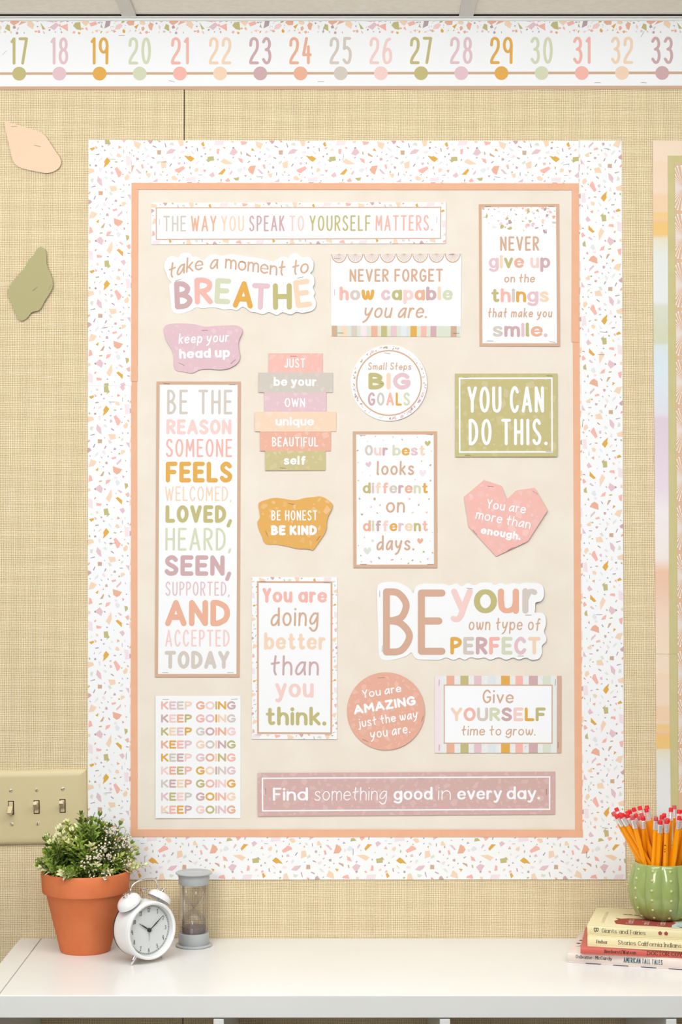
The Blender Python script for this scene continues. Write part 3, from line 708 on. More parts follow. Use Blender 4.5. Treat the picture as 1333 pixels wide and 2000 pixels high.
# never forget how capable you are
z = Z(630, 380, 2.777)
c = Card('poster', 'white card with scalloped top and striped foot reading never forget how capable you are', 'poster', rect=(646.7, 494.5, 902, 658), quad=((646.9, 495.5), (902, 494.5), (900.5, 658), (647.3, 657)), d=.0021, ty=-.001)
g = Geo(); g2 = Geo()
for i in range(8):
    cx, cy = z(90.5 + 88.2 * i, 322); cy -= 1
    arc = lambda r, n, ll, cl=None: [c.fn(min(max(cx + r * math.cos(PI * j / n), 646.9), 901.6), cy + r * .98 * math.sin(PI * j / n) * (20.5 / 16.0 if r > 20 else 1.2), ll) for j in range(n + 1)]
    g.poly(arc(15.6, 18, .00006), pm('B')); g2.poly(arc(13.6, 18, .00009), pm('w')); g2.poly(arc(12.6, 18, .00011), pm('B'))
    for j in range(15):
        a0 = PI * (j + .5) / 15
        for da in (-.045, ):
            p1 = c.fn(cx + 1.5 * math.cos(a0), cy + 1.5 * math.sin(a0), .00013); p2 = c.fn(cx + 12.4 * math.cos(a0 - .06), cy + 12.4 * 1.17 * math.sin(a0 - .06), .00013); p3 = c.fn(cx + 12.4 * math.cos(a0 + .06), cy + 12.4 * 1.17 * math.sin(a0 + .06), .00013)
            g2.poly([p1, p2, p3], pm('w'))
part('printed_scallops', g, c.root); part('printed_fans', g2, c.root)
st = [(50, 80, 'B'), (103, 132, 'P'), (157, 188, 'b'), (208, 240, 'k'), (265, 300, 'O'), (320, 352, 'L'), (373, 405, 'K'), (428, 460, 'W'), (480, 515, 'Y'), (537, 568, 'S'), (590, 622, 'M'), (645, 677, 'q'), (700, 733, 'B')]
c.rects([(647, 636.8, 901, 657.9, 'q')] + [], 'printed_band', .00005)
c.rects([(z(a, 0)[0], 636.8, z(b_, 0)[0], 657.9, k_) for a, b_, k_ in st], 'printed_stripes')
c.text('NEVER FORGET', *[z(147, 0)[0], z(655, 0)[0], z(0, 402)[1], z(0, 473)[1]], 3.7, 'T')
c.text('how capable', z(92, 0)[0], z(710, 0)[0], z(0, 498)[1], z(0, 575)[1], 6.6, 'SbYKLhOMPg'[:3] + 'KLhOMPg' + 'g', 'bold', xr=.78, gap=2.2, space=11)
c.text('you are.', z(222, 0)[0], z(577, 0)[0], z(0, 590)[1], z(0, 671)[1], 3.6, 'T', 'script', xr=.72, slant=.2)
c.staples([(653.5, 571, 90), (659, 504, 0), (883, 497, 0), (665, 651, 0), (893, 651, 0)])
# never give up
c = Card('poster', 'tan-edged white card with terrazzo top reading never give up on the things', 'poster', rect=(936, 398.5, 1093.5, 676.5), quad=((935.7, 398.7), (1092.7, 398), (1094.5, 676.4), (937, 676.4)), d=.0021, tx=.001)
c.frame(936, 398.5, 1093.5, 676.5, 6)
rr = random.Random(5); g = Geo()
for i in range(110):
    r = 5.5 * (1 - i / 110) ** 2 + .8; x = rr.uniform(942, 1087); y = 404.5 + 50 * rr.random() ** (1.5 if i > 14 else 1.1)
    P = clip_rect(chip(rr, x, y, r), 942, 404.5, 1087.5, 470)
    if P: g.poly([c.fn(a, b_, .00006 + i * 1e-7 * 4) for a, b_ in P], pm(rr.choice('SOPKMLhVVbk')))
part('terrazzo_print', g, c.root)
zz = lambda a, b_, u, v: (z(a, 0)[0], z(b_, 0)[0], z(0, u)[1], z(0, v)[1])
c.text('NEVER', *zz(965, 1177, 227, 305), 3.8, 'T')
c.text('give up', *zz(903, 1237, 326, 400), 5.8, 'KPLOhM', 'bold', xr=.79, gap=2.2, space=10)
c.text('on the', *zz(985, 1155, 430, 478), 2.4, 'T', 'script', xr=.68)
c.text('things', *zz(914, 1230, 508, 585), 6.1, 'LSbYKP', 'bold', xr=.79, gap=2.2)
c.text('that make you', *zz(895, 1247, 615, 667), 2.4, 'T', 'script', xr=.64)
c.text('smile.', *zz(922, 1218, 695, 773), 6.3, 'bMKLOK', 'bold', xr=.79, gap=2.4)
c.staples([(954, 403, 0), (1079, 404, 0), (957, 666, 0), (1079, 668, -8)])
# keep your head up
z = Z(280, 380, 3.3325)
zz = lambda a, b_, u, v: (z(a, 0)[0], z(b_, 0)[0], z(0, u)[1], z(0, v)[1])
c = blob('die_cut_sign', 'pink wavy blob sign reading keep your head up', [(135, 870), (160, 845), (230, 838), (330, 843), (400, 860), (470, 855), (540, 852), (590, 850), (630, 860), (645, 890), (635, 920), (620, 960), (622, 1010), (630, 1060), (610, 1100), (560, 1130), (500, 1140), (430, 1135), (370, 1140), (320, 1162), (270, 1155), (215, 1145), (198, 1110), (200, 1060), (185, 1010), (150, 950), (138, 905)], z, (232, 197, 204), .004, [(400, 645, 0), (355, 711, -25), (456, 706, 40)], 'sign')
tinted(c, (232, 197, 204), 60, 1.5, 9, 3)
c.text('keep your', *zz(230, 560, 905, 972), 2.6, 'w', 'script', xr=.68, slant=.12, rot=-.04)
c.text('head up', *zz(234, 566, 1005, 1070), 4.8, 'w', 'bold', xr=.78, rot=-.03)
# just be your own unique beautiful self
z = Z(480, 680, 6.665)
zz = lambda a, b_, u, v: (z(a, 0)[0], z(b_, 0)[0], z(0, u)[1], z(0, v)[1])
strips = [('JUST', 300, 1003, 66, 318, (249, 193, 182), (505, 775, 133, 255, 2.4), 'cap'), ('be your', 168, 1138, 318, 576, (216, 206, 194), (365, 925, 375, 495, 4.2), 'bold'),
          ('OWN', 245, 1052, 576, 828, (233, 199, 205), (510, 775, 648, 768, 2.4), 'cap'), ('unique', 120, 1180, 828, 1083, (249, 219, 191), (390, 892, 893, 1010, 4.0), 'bold'),
          ('BEAUTIFUL', 190, 1112, 1083, 1338, (241, 184, 160), (345, 945, 1158, 1280, 2.4), 'cap'), ('self', 255, 1042, 1338, 1592, (210, 198, 146), (497, 785, 1400, 1520, 4.2), 'bold')]
out = []
for s_ in strips: out += [z(s_[2], s_[3]), z(s_[2], s_[4])]
c = None
pts = [z(s_[2], y) for s_ in strips for y in (s_[3], s_[4])][::1]
outl = [z(strips[0][1], 66)] + [z(s_[2], y) for s_ in strips for y in (s_[3], s_[4])] + [z(s_[1], y) for s_ in strips[::-1] for y in (s_[4], s_[3])][:-1]
c = Card('stepped_sign', 'stepped sign of six coloured bars reading just be your own unique beautiful self', 'sign', outline=outl, paper=(240, 214, 200), d=.0026, tx=-.001)
for i, s_ in enumerate(strips):
    a, b_ = z(s_[1], s_[3]); p, q_ = z(s_[2], s_[4]); base = s_[5]
    g = Geo(); g.poly([c.fn(a, q_, .00003), c.fn(p, q_, .00003), c.fn(p, b_, .00003), c.fn(a, b_, .00003)], mat('bar_%d_%d_%d' % base, base, .7, .2)); part('printed_bar', g, c.root)
    g = Geo(); rr = random.Random(i + 40); mm = [mat('tint_%s_%d' % ('_'.join(map(str, base)), j), tuple(min(255, int(v + (q - v) * f)) for v, q in zip(base, (255, 236, 228))), 0.7, 0.2) for j, f in enumerate((.16, .30))]
    scatter(g, [(a, b_), (p, b_), (p, q_), (a, q_)], 26, 1.2, 10, mm, c.fn, rr, .00007, clip=(a, b_, p, q_), dens=.9, pw=1.6); part('terrazzo_print', g, c.root)
    t_ = s_[6]; c.text(s_[0], *zz(*t_[:4]), t_[4], 'w', s_[7] if s_[7] == 'bold' else 'cap', xr=.76)
c.staples([(574, 695.5, 0), (553, 914, -6)])
# small steps big goals
z = Z(670, 660, 3.1)
zz = lambda a, b_, u, v: (z(a, 0)[0], z(b_, 0)[0], z(0, u)[1], z(0, v)[1])
circ = lambda cx, cy, r, n=64: [(cx + r * math.cos(2 * PI * i / n), cy + r * math.sin(2 * PI * i / n)) for i in range(n)]
c = Card('round_sign', 'round white sign with terrazzo rim reading small steps big goals', 'sign', outline=circ(760.3, 748, 74.3), d=.0026, tx=.003)
g = Geo(); g2 = Geo(); rr = random.Random(9)
for i in range(190):
    a = rr.uniform(0, 2 * PI); r = rr.uniform(66, 72); s_ = 3.8 * (1 - i / 190) ** 2 + .7
    P = [p for p in chip(rr, 760.3 + r * math.cos(a), 748 + r * math.sin(a), s_)]
    if all(64.5 < math.hypot(p[0] - 760.3, p[1] - 748) < 74 for p in P): g.poly([c.fn(p[0], p[1], .00006 + i * 3e-7) for p in P], pm(rr.choice('SOPKMLhVVVkWq')))
part('terrazzo_print', g, c.root)
R1 = [c.fn(760.3 + 64.5 * math.cos(2 * PI * i / 64), 748 + 64.5 * math.sin(2 * PI * i / 64), .0001) for i in range(64)]; R2 = [c.fn(760.3 + 61.8 * math.cos(2 * PI * i / 64), 748 + 61.8 * math.sin(2 * PI * i / 64), .0001) for i in range(64)]
g2.mesh(R1 + R2, [(i, (i + 1) % 64, 64 + (i + 1) % 64, 64 + i) for i in range(64)], pm('T')); part('printed_ring', g2, c.root)
c.text('Small Steps', *zz(152, 417, 148, 193), 1.9, 'T', 'script', xr=.62, slant=.08)
c.text('BIG', *zz(155, 410, 211, 312), 8.2, 'LPK', 'bold', gap=4.5)
c.text('GOALS', *zz(152, 408, 330, 410), 4.2, 'MbSYg')
c.staples([(757, 690, -12)])
# you can do this
c = Card('poster', 'olive green landscape poster with white frame reading you can do this', 'poster', rect=(889.5, 729.5, 1089.5, 892), quad=((889.4, 729.7), (1089, 729.3), (1089.5, 892), (889.8, 892.5)), paper=(204, 193, 136), d=.0032, tx=.001)
tinted(c, (204, 193, 136), 130, 1.2, 13, 11, 22, .85)
c.frame(896.8, 737.2, 1080.6, 884, 3.0, 'w')
c.text('YOU CAN', *zz(755, 1220, 293, 452), 5.9, 'w'); c.text('DO THIS.', *zz(762, 1240, 489, 649), 5.9, 'w')
c.staples([(911, 736.5, 0), (1074, 734, -3), (914, 888.5, 0), (1073, 882, 0)])
# be the reason
c = Card('poster', 'tall narrow white poster with tan edge reading be the reason someone feels welcomed and loved', 'poster', rect=(304, 745, 470, 1322.6), quad=((306, 745), (470.6, 745.3), (468.3, 1322.6), (302.6, 1322.6)), d=.0021)
c.frame(304, 745, 470, 1322.6, 6.3)
for t_, a, b_, y0, y1, th, k_, sty in (('BE THE', 325, 453.5, 761, 809, 4.9, 'b', 'cap'), ('REASON', 323.8, 452, 819, 848.3, 6.2, 'h', 'bold'), ('SOMEONE', 323.2, 453.5, 857, 892.6, 3.7, 'S', 'cap'), ('FEELS', 323, 454.3, 901.6, 942.2, 8.6, 'Y', 'bold'),
        ('WELCOMED,', 322, 452, 949.8, 978.3, 2.6, 'P', 'cap'), ('LOVED,', 323, 453, 986.7, 1021, 7.6, 'L', 'bold'), ('HEARD,', 323, 452, 1030.7, 1075.3, 4.5, 'g', 'cap'), ('SEEN,', 322, 452, 1084.5, 1124.5, 8.6, 'M', 'bold'),
        ('SUPPORTED,', 324, 449.5, 1136, 1163.5, 2.6, 'K', 'cap'), ('AND', 323.5, 450.7, 1171.7, 1223, 11, 'O', 'bold'), ('ACCEPTED', 324, 450, 1230, 1262.8, 3.2, 'h', 'cap'), ('TODAY', 323, 450, 1271.3, 1306, 7.4, 'b', 'bold')):
    c.text(t_, a, b_, y0, y1, th, k_, sty)
c.staples([(324, 749.5, 0), (453, 751, 0), (324.5, 1313.5, 0), (452, 1313.5, 0)])
# be honest be kind
z = Z(490, 940, 6.665)
zz = lambda a, b_, u, v: (z(a, 0)[0], z(b_, 0)[0], z(0, u)[1], z(0, v)[1])
c = blob('die_cut_sign', 'mustard gold wavy blob sign reading be honest be kind', [(100, 300), (130, 265), (220, 235), (310, 215), (420, 225), (520, 243), (600, 243), (680, 222), (760, 210), (830, 205), (890, 197), (950, 210), (1020, 255), (1063, 300), (1050, 370), (1010, 450), (990, 530), (985, 620), (950, 700), (890, 790), (815, 893), (770, 885), (700, 878), (620, 878), (540, 862), (440, 840), (330, 825), (220, 822), (170, 790), (150, 730), (110, 640), (88, 560), (92, 520), (120, 470), (112, 380)], z, (235, 180, 98), .0035, [(569.5, 984, -12), (521.5, 1042, -65), (622.5, 1051, 52)], 'sign')
tinted(c, (235, 180, 98), 46, 1.2, 9.5, 21, 36, .9)
c.text('BE HONEST', *zz(270, 868, 378, 510), 2.4, 'w'); c.text('BE KIND', *zz(265, 862, 573, 702), 5.0, 'w', 'bold')
# our best
z = Z(670, 830, 6.348)
zz = lambda a, b_, u, v: (z(a, 0)[0], z(b_, 0)[0], z(0, u)[1], z(0, v)[1])
c = Card('poster', 'tall white poster with hearts and confetti reading our best looks different on different days', 'poster', rect=(690, 842.3, 854.3, 1109.2), quad=((689.7, 842.3), (854, 842.3), (854.6, 1109.2), (690.7, 1109.2)), d=.0021)
c.frame(690, 842.3, 854.3, 1109.2, 6.4)
g = Geo(); rr = random.Random(14)
def heart(cx, cy, r, k_, a=0.0, lay=.00006):
    P = [(0, -.35), (.38, -.95), (.85, -.78), (1.0, -.15), (.55, .5), (0, 1.0), (-.6, .55), (-1, -.05), (-.9, -.65), (-.45, -.85)]
    P = [(cx + r * (p[0] * math.cos(a) - p[1] * math.sin(a)), cy + r * (p[0] * math.sin(a) + p[1] * math.cos(a))) for p in P]
    g.poly([c.fn(p[0], p[1], lay) for p in P][::-1], pm(k_))
for a, b_, r, k_, an in ((1055, 228, 5.8, 'L', 0), (320, 488, 5.8, 'K', -.2), (992, 597, 7.2, 'k', .1), (302, 1560, 7.5, 'q', 0), (958, 1438, 6.0, 'O', .1), (235, 1110, 2.4, 'V', .3), (1040, 1085, 2.6, 'P', 0)):
    p = z(a, b_); heart(p[0], p[1], r, k_, an)
spots = [(230, 138), (408, 140), (305, 200), (505, 190), (625, 150), (738, 178), (925, 152), (185, 315), (188, 468), (240, 588), (340, 628), (190, 690), (895, 678), (1090, 690), (978, 450), (1088, 500), (208, 915), (392, 918), (830, 918), (1070, 920), (940, 990), (350, 1015), (462, 995), (427, 1090), (865, 1085), (265, 1398), (368, 1435), (1085, 1440), (190, 1495), (1005, 1572), (1115, 1585), (222, 1620), (447, 1652), (610, 1672), (725, 1662), (860, 1678), (962, 1697), (1053, 1665), (230, 1697), (350, 1700), (810, 1715), (1115, 1335), (1100, 325), (1100, 125)]
cs = 'OSWqPMVVPPWYSVGMMLKVMSSGqKqWVLOMMOKVGSPSLOPP'
for i, (a, b_) in enumerate(spots):
    p = z(a, b_); r = rr.uniform(1.8, 3.7)
    Q = clip_rect(chip(rr, p[0], p[1], r), 696.4, 848.7, 848, 1102.8)
    if Q: g.poly([c.fn(q[0], q[1], .00006) for q in Q], pm(cs[i % len(cs)]))
part('printed_confetti', g, c.root)
c.text('Our best', *zz(275, 1025, 245, 382), 4.7, 'bhMgYKP', 'bold', xr=.76); c.text('looks', *zz(420, 888, 445, 622), 3.7, 'T', 'script', xr=.68, slant=.03)
c.text('different', *zz(247, 1058, 710, 850), 4.7, 'LKPSbMOgY', 'bold', xr=.76); c.text('on', *zz(533, 772, 900, 1088), 3.7, 'T', 'script', xr=.70, slant=.04)
c.text('different', *zz(247, 1058, 1180, 1320), 4.7, 'OgMhYKPLS', 'bold', xr=.76); c.text('days.', *zz(413, 888, 1367, 1555), 3.7, 'T', 'script', xr=.68, slant=.03)
c.staples([(709, 850, 0), (840, 848.3, 0), (710, 1102, 0), (841, 1102, 0)])
# heart
z = Z(890, 920, 6.348)
c = blob('heart_sign', 'salmon pink faceted heart sign reading you are more than enough', [(355, 110), (570, 180), (635, 355), (755, 240), (980, 207), (1143, 490), (900, 870), (508, 1058), (165, 690), (108, 318)], z, (249, 192, 181), .0042, [(959, 949.5, -6), (1046, 962, -35), (928.5, 1040, -48), (997.5, 1072, 28)], 'sign', 0)
tinted(c, (249, 192, 181), 60, 1.3, 11, 33, 36, .9)
def zt(c, t_, x0, x1, ybl, ybr, hgt, th, sty, k_='w', xr=.7, slant=None):
    a = z(x0, ybl); b_ = z(x1, ybr); L_ = math.hypot(b_[0] - a[0], b_[1] - a[1])
    c.text(t_, a[0], a[0] + L_, a[1] - hgt, a[1], th, k_, sty, xr=xr, slant=slant, rot=math.atan2(b_[1] - a[1], b_[0] - a[0]))
zt(c, 'You are', 383, 870, 462, 530, 18.5, 2.4, 'script', slant=.0); zt(c, 'more than', 245, 925, 590, 722, 19, 2.4, 'script', slant=.02); zt(c, 'enough.', 310, 805, 778, 860, 16, 4.0, 'bold', xr=.76)
# you are doing better
z = Z(480, 1110, 5.715)
zz = lambda a, b_, u, v: (z(a, 0)[0], z(b_, 0)[0], z(0, u)[1], z(0, v)[1])
c = Card('poster', 'tall white poster with terrazzo border reading you are doing better than you think', 'poster', rect=(492, 1127, 659, 1444), quad=((492, 1127), (659.3, 1127.5), (658.7, 1444), (492.5, 1443.5)), d=.0021)
g = Geo(); terrazzo(g, 492, 1127, 659, 1135, c.fn, 0, 15, .8); terrazzo(g, 492, 1434, 659, 1444, c.fn, 0, 70, .85); terrazzo(g, 492, 1135, 502, 1434, c.fn, 1, 20, .62); terrazzo(g, 649, 1135, 659, 1434, c.fn, 3, 110, .62); part('terrazzo_print', g, c.root)
c.frame(502, 1135, 649.5, 1434, 3.6)
for t_, a, b_, u, v, th, k_, sty, xr in (('You are', 187, 908, 218, 384, 6.4, 'S', 'bold', .77), ('doing', 277, 815, 435, 645, 3.9, 'T', 'script', .74), ('better', 205, 895, 715, 910, 6.5, 'P', 'bold', .74), ('than', 277, 820, 970, 1197, 4.2, 'M', 'script', .70), ('you', 330, 762, 1225, 1445, 7.2, 'h', 'bold', .74), ('think.', 220, 900, 1545, 1755, 7.0, 'L', 'bold', .72)):
    c.text(t_, *zz(a, b_, u, v), th, k_, sty, xr=xr, slant=.03 if sty == 'script' else 0)
c.staples([(514, 1135.5, 0), (638, 1137.5, 0), (505, 1435.5, 0), (641, 1435, 0)])
# be your own type of perfect
z = Z(720, 1120, 3.603)
zz = lambda a, b_, u, v: (z(a, 0)[0], z(b_, 0)[0], z(0, u)[1], z(0, v)[1])
c = blob('die_cut_sign', 'white scalloped cut-out sign reading be your own type of perfect', [(60, 110), (80, 72), (130, 60), (200, 62), (260, 85), (300, 115), (318, 140), (330, 100), (370, 75), (450, 72), (540, 75), (570, 85), (620, 70), (658, 90), (700, 68), (750, 85), (790, 66), (860, 65), (890, 82), (930, 68), (980, 80), (1020, 68), (1060, 76), (1100, 65), (1150, 68), (1200, 70), (1232, 100), (1235, 160), (1215, 195), (1178, 206), (1175, 250), (1173, 276), (1215, 276), (1245, 300), (1250, 360), (1236, 410), (1252, 450), (1250, 480), (1222, 510), (1222, 560), (1200, 600), (1150, 608), (1110, 592), (1060, 606), (1020, 592), (970, 608), (918, 590), (860, 608), (820, 592), (770, 600), (720, 590), (680, 608), (640, 595), (600, 610), (548, 592), (500, 608), (420, 608), (350, 605), (325, 590), (303, 556), (270, 580), (210, 600), (140, 612), (100, 605), (75, 570), (68, 400), (62, 250)], z, (252, 252, 251), .0034, [(742, 1160, 90), (747, 1267, 88), (918, 1149, -3), (1033, 1201, 0), (1017.5, 1281, 0)], 'sign', 3)
for ch, a, b_, y0, y1, th, k_ in (('B', 103, 314, 105, 577, 13.5, 'N'), ('E', 348, 543, 113, 573, 14, 'N')):
    p, q_ = z(a, y0), z(b_, y1); c.glyphs(glyph(ch, p[0], q_[0], p[1], q_[1], th, k_))
c.text('you', *zz(582, 1060, 40, 285), 12.2, 'hLO', 'bold', xr=.73, gap=1.6); c.text('r', *zz(1084, 1192, 40, 283), 12, 'b', 'bold', xr=.74)
c.text('own type of', *zz(705, 1212, 312, 400), 2.6, 'T', 'script', xr=.70, slant=.06); c.text('PERFECT', *zz(577, 1212, 447, 571), 7.2, 'YbMSgKP', 'bold')
# keep going
z = Z(290, 1340, 6.665)
c = Card('poster', 'white sheet repeating keep going in nine pastel lines', 'poster', rect=(304, 1359, 470.5, 1598), quad=((304, 1359.2), (470.5, 1359), (470.3, 1598), (304, 1598.2)), d=.0021, tx=-.001)
rows = ['SKbP OhLYM', 'MhOL SKYPb', 'LPKY bMSOh', 'OYSK PbhML', 'YbMh KOPLS', 'hOLS YPMbK', 'bMPO LSKhY', 'KLhb MYOSP', 'PSYM hLbKO']
for i, r in enumerate(rows):
    a, b_ = r.split(); y = 1340 + (197 + 169.6 * i) / 6.665
    c.text('KEEP', 314.8, 375, y, y + 16.2, 3.6, a, 'bold'); c.text('GOING', 383, 460.7, y, y + 16.2, 3.6, b_, 'bold')
c.staples([(324, 1365.7, 0), (458, 1365.5, 5), (324.5, 1587, -8)])
# you are amazing
z = Z(670, 1300, 3.03)
c = Card('round_sign', 'round terracotta peach sign reading you are amazing just the way you are', 'sign', outline=circ(754, 1389, 76), paper=(238, 180, 157), d=.0026, tx=.002)
tinted(c, (238, 180, 157), 120, 1.3, 9, 51, 30, .85)
zt(c, 'You are', 118, 350, 194, 156, 16.5, 2.4, 'script', slant=.05); zt(c, 'AMAZING', 68, 435, 291, 233, 18.5, 4.6, 'bold'); zt(c, 'just the way', 92, 447, 368, 312, 17.5, 2.3, 'script', slant=.05); zt(c, 'you are.', 165, 402, 434, 398, 18.5, 2.3, 'script', slant=.05)
c.staples([(745, 1323.5, 0), (825.5, 1404, 72), (714, 1446, -25)])
# give yourself time to grow
zz = lambda a, b_, u, v: (z(a, 0)[0], z(b_, 0)[0], z(0, u)[1], z(0, v)[1])
c = Card('poster', 'landscape card with pastel stripes above and below reading give yourself time to grow', 'poster', rect=(850, 1320, 1097.5, 1470.5), quad=((849.7, 1319.8), (1097.4, 1320), (1097.3, 1470.6), (849.9, 1470.6)), paper=(240, 240, 236), d=.0021)
st = [(615, 662, 'O'), (697, 745, 'L'), (778, 822, 'K'), (860, 905, 'W'), (938, 990, 'Y'), (1023, 1067, 'S'), (1102, 1155, 'M'), (1185, 1232, 'q')]
rc = [(850, 1320, 862, 1470.5, 'k'), (1088.5, 1320, 1097.5, 1470.5, 'N')]
for a, b_, k_ in st:
    rc += [(z(a, 0)[0], 1320, z(b_, 0)[0], 1338, k_), (z(a, 0)[0], 1452, z(b_, 0)[0], 1470.5, k_)]
c.rects(rc, 'printed_stripes')
c.rects([(868, 1338, 1079.5, 1452, 'w')], 'printed_panel', .00009); c.frame(867.4, 1337.3, 1080.3, 1452.6, 2.2, 'T', lay=.00012)
g = Geo(); rr = random.Random(3)
for k in range(8):
    xa = 863.5 + 27.0 * k
    for i in range(26):
        x = xa + rr.uniform(0, 8); 
        for y in (rr.uniform(1321, 1336), rr.uniform(1454, 1469)):
            P = chip(rr, x, y, rr.uniform(.6, 1.3)); g.poly([c.fn(a, b_, .00006) for a, b_ in P], pm('w'))
part('printed_dots', g, c.root)
c.text('Give', *zz(828, 1013, 142, 223), 3.4, 'T', 'script', xr=.66, slant=.02); c.text('YOURSELF', *zz(640, 1202, 248, 329), 6.0, 'PSbgMhYL', 'bold'); c.text('time to grow.', *zz(702, 1143, 355, 414), 2.4, 'T', 'script', xr=.68, slant=.06)
c.staples([(858.5, 1334, 88), (858.5, 1460, 88), (1085.5, 1333, 88), (1091, 1455, 88)])
# find something good
z = Z(490, 1490, 2.185)
c = Card('motto_strip', 'long dusty mauve strip with white frame reading find something good in every day', 'poster', rect=(504, 1509, 1085, 1592.5), quad=((503.7, 1509.7), (1085, 1507), (1085, 1590.7), (504, 1594)), paper=(218, 180, 174), d=.0026, tx=-.001)
tinted(c, (218, 180, 174), 260, 1.3, 11, 61, 26, .85)
c.frame(512, 1518, 1075.5, 1583.5, 2.6, 'w')
for t_, a, b_, th, sty in (('Find', 95, 245, 4.6, 'bold'), ('something', 272, 582, 1.9, 'script'), ('good', 610, 777, 4.6, 'bold'), ('in', 800, 855, 1.9, 'script'), ('every', 882, 1073, 4.6, 'bold'), ('day.', 1093, 1235, 4.6, 'bold')):
    x0_, y_ = z(a, 160 + 0); x1_ = z(b_, 0)[0]; c.text(t_, x0_, x1_, y_ - 26, y_, th, 'w', sty, xr=.72, slant=.04 if sty == 'script' else 0)
c.staples([(519.5, 1545, 90), (823, 1521, 0), (1068, 1548, 90)])

# ================================================================ second display at the right edge
def ramp_paper(name, stops):
    m = mat(name, (240, 240, 240), .7, .2); nt = m.node_tree; b = nt.nodes['Principled BSDF']
    tc = nt.nodes.new('ShaderNodeTexCoord'); sp = nt.nodes.new('ShaderNodeSeparateXYZ'); nt.links.new(tc.outputs['Generated'], sp.inputs[0])
    r = nt.nodes.new('ShaderNodeValToRGB'); r.color_ramp.interpolation = 'CONSTANT' if False else 'LINEAR'; nt.links.new(sp.outputs[2], r.inputs[0])
    e = r.color_ramp.elements
    while len(e) > 1: e.remove(e[-1])
    e[0].position = 0; e[0].color = lin(stops[0][1])
    for p, c_ in stops[1:]: q = e.new(p); q.color = lin(c_)
    nt.links.new(r.outputs[0], b.inputs['Base Color']); return m
SK = [(275, (251, 229, 203)), (315, (250, 226, 200)), (317, (250, 221, 190)), (375, (250, 224, 198)), (383, (249, 214, 180)), (408, (249, 214, 178)), (409, (247, 222, 196)), (418, (247, 208, 140)), (427, (248, 210, 150)), (429, (246, 205, 168)), (437, (248, 203, 128)), (462, (247, 206, 132)), (464, (240, 226, 200)), (480, (236, 234, 214)), (505, (236, 238, 232)), (590, (238, 240, 238)), (600, (225, 227, 208)), (645, (222, 222, 196)), (673, (220, 222, 190)), (675, (226, 234, 234)), (730, (226, 238, 244)), (810, (232, 230, 236)), (820, (230, 212, 220)), (900, (236, 218, 228)), (960, (240, 224, 232)), (1000, (248, 238, 238)), (1090, (250, 238, 230)), (1118, (245, 202, 170)), (1150, (246, 205, 178)), (1200, (248, 220, 196)), (1276, (250, 226, 198))]
def stops_for(y0, y1, sh=0):
    o = []
    for y, c_ in SK[::-1]:
        y += sh
        if y0 <= y <= y1: o.append(((y1 - y) / (y1 - y0), c_))
    if not o or o[0][0] > 0: o = [(0.0, o[0][1])] + o
    return o[:31]
Card('striped_border', 'upper strip of watercolour pastel bands edging the display cut off at the right', 'border strip', rect=(1275, 275, 1306, 1277), quad=((1275.4, 275), (1420, 275), (1420, 1277), (1281.5, 1277)), d=.002, paper=ramp_paper('watercolour_upper', stops_for(275, 1277)), tx=.0)
Card('striped_border', 'lower strip of watercolour pastel bands behind the pencils at the right', 'border strip', rect=(1281, 1276, 1306, 1650), quad=((1281.5, 1276), (1420, 1276), (1420, 1650), (1284, 1650)), d=.0012, paper=ramp_paper('watercolour_lower', stops_for(1276, 1650, 1000)), tx=.0)
OL = noisy('olive_paper', (208, 198, 142), (212, 202, 148), 30)
Card('olive_border', 'upper narrow olive green strip inside the pastel banded border', 'border strip', rect=(1305, 304, 1330, 1277), quad=((1305, 304), (1400, 304), (1400, 1277), (1308, 1277)), d=.0026, paper=OL)
Card('olive_border', 'lower narrow olive green strip inside the pastel banded border', 'border strip', rect=(1308, 1276, 1330, 1650), quad=((1308, 1276), (1400, 1276), (1400, 1650), (1312, 1650)), d=.0022, paper=OL)
c = Card('fan_sheet', 'tan sheet printed with white fan bursts at the right edge of the photo', 'backing', rect=(1318.6, 318.6, 1400, 1640), quad=((1318.6, 318.6), (1420, 318.6), (1420, 1640), (1326.5, 1640)), d=.0032, paper=(228, 190, 156))
gs = Geo()
for i in range(14):
    cy = 367 + 94.8 * i
    for cx in (1332, ):
        for j in range(44):
            a = 2 * PI * (j + .5) / 44
            if abs(math.sin(a)) < .0: continue
            ca, sa = math.cos(a), math.sin(a); R_ = min(43, 28 / max(.05, abs(ca))) if abs(sa) > .3 else 30
            R_ = 43 if abs(ca) < .32 else 13.5 / abs(ca) * 1.05
            R_ = min(R_, 44)
            ex, ey = cx + ca * R_, cy + sa * R_
            if ex < 1318.8: ex = 1319.2
            nx, ny = -sa * .55, ca * .55
            if ex > 1318.7 and cy + 46 < 1640:
                L_ = .0001 + .000002 * (j % 2)
                gs.poly([c.fn(max(1318.8, p[0]), p[1], L_) for p in ((cx, cy), (ex - nx * 1.0, ey - ny), (ex + nx, ey + ny))], pm('w'))
                if abs(ca) < .5: gs.poly([c.fn(max(1318.8, ex + 1.3 * math.cos(t * PI / 4)), ey + 1.3 * math.sin(t * PI / 4), .00011) for t in range(8)], pm('w'))
part('printed_fans', gs, c.root)
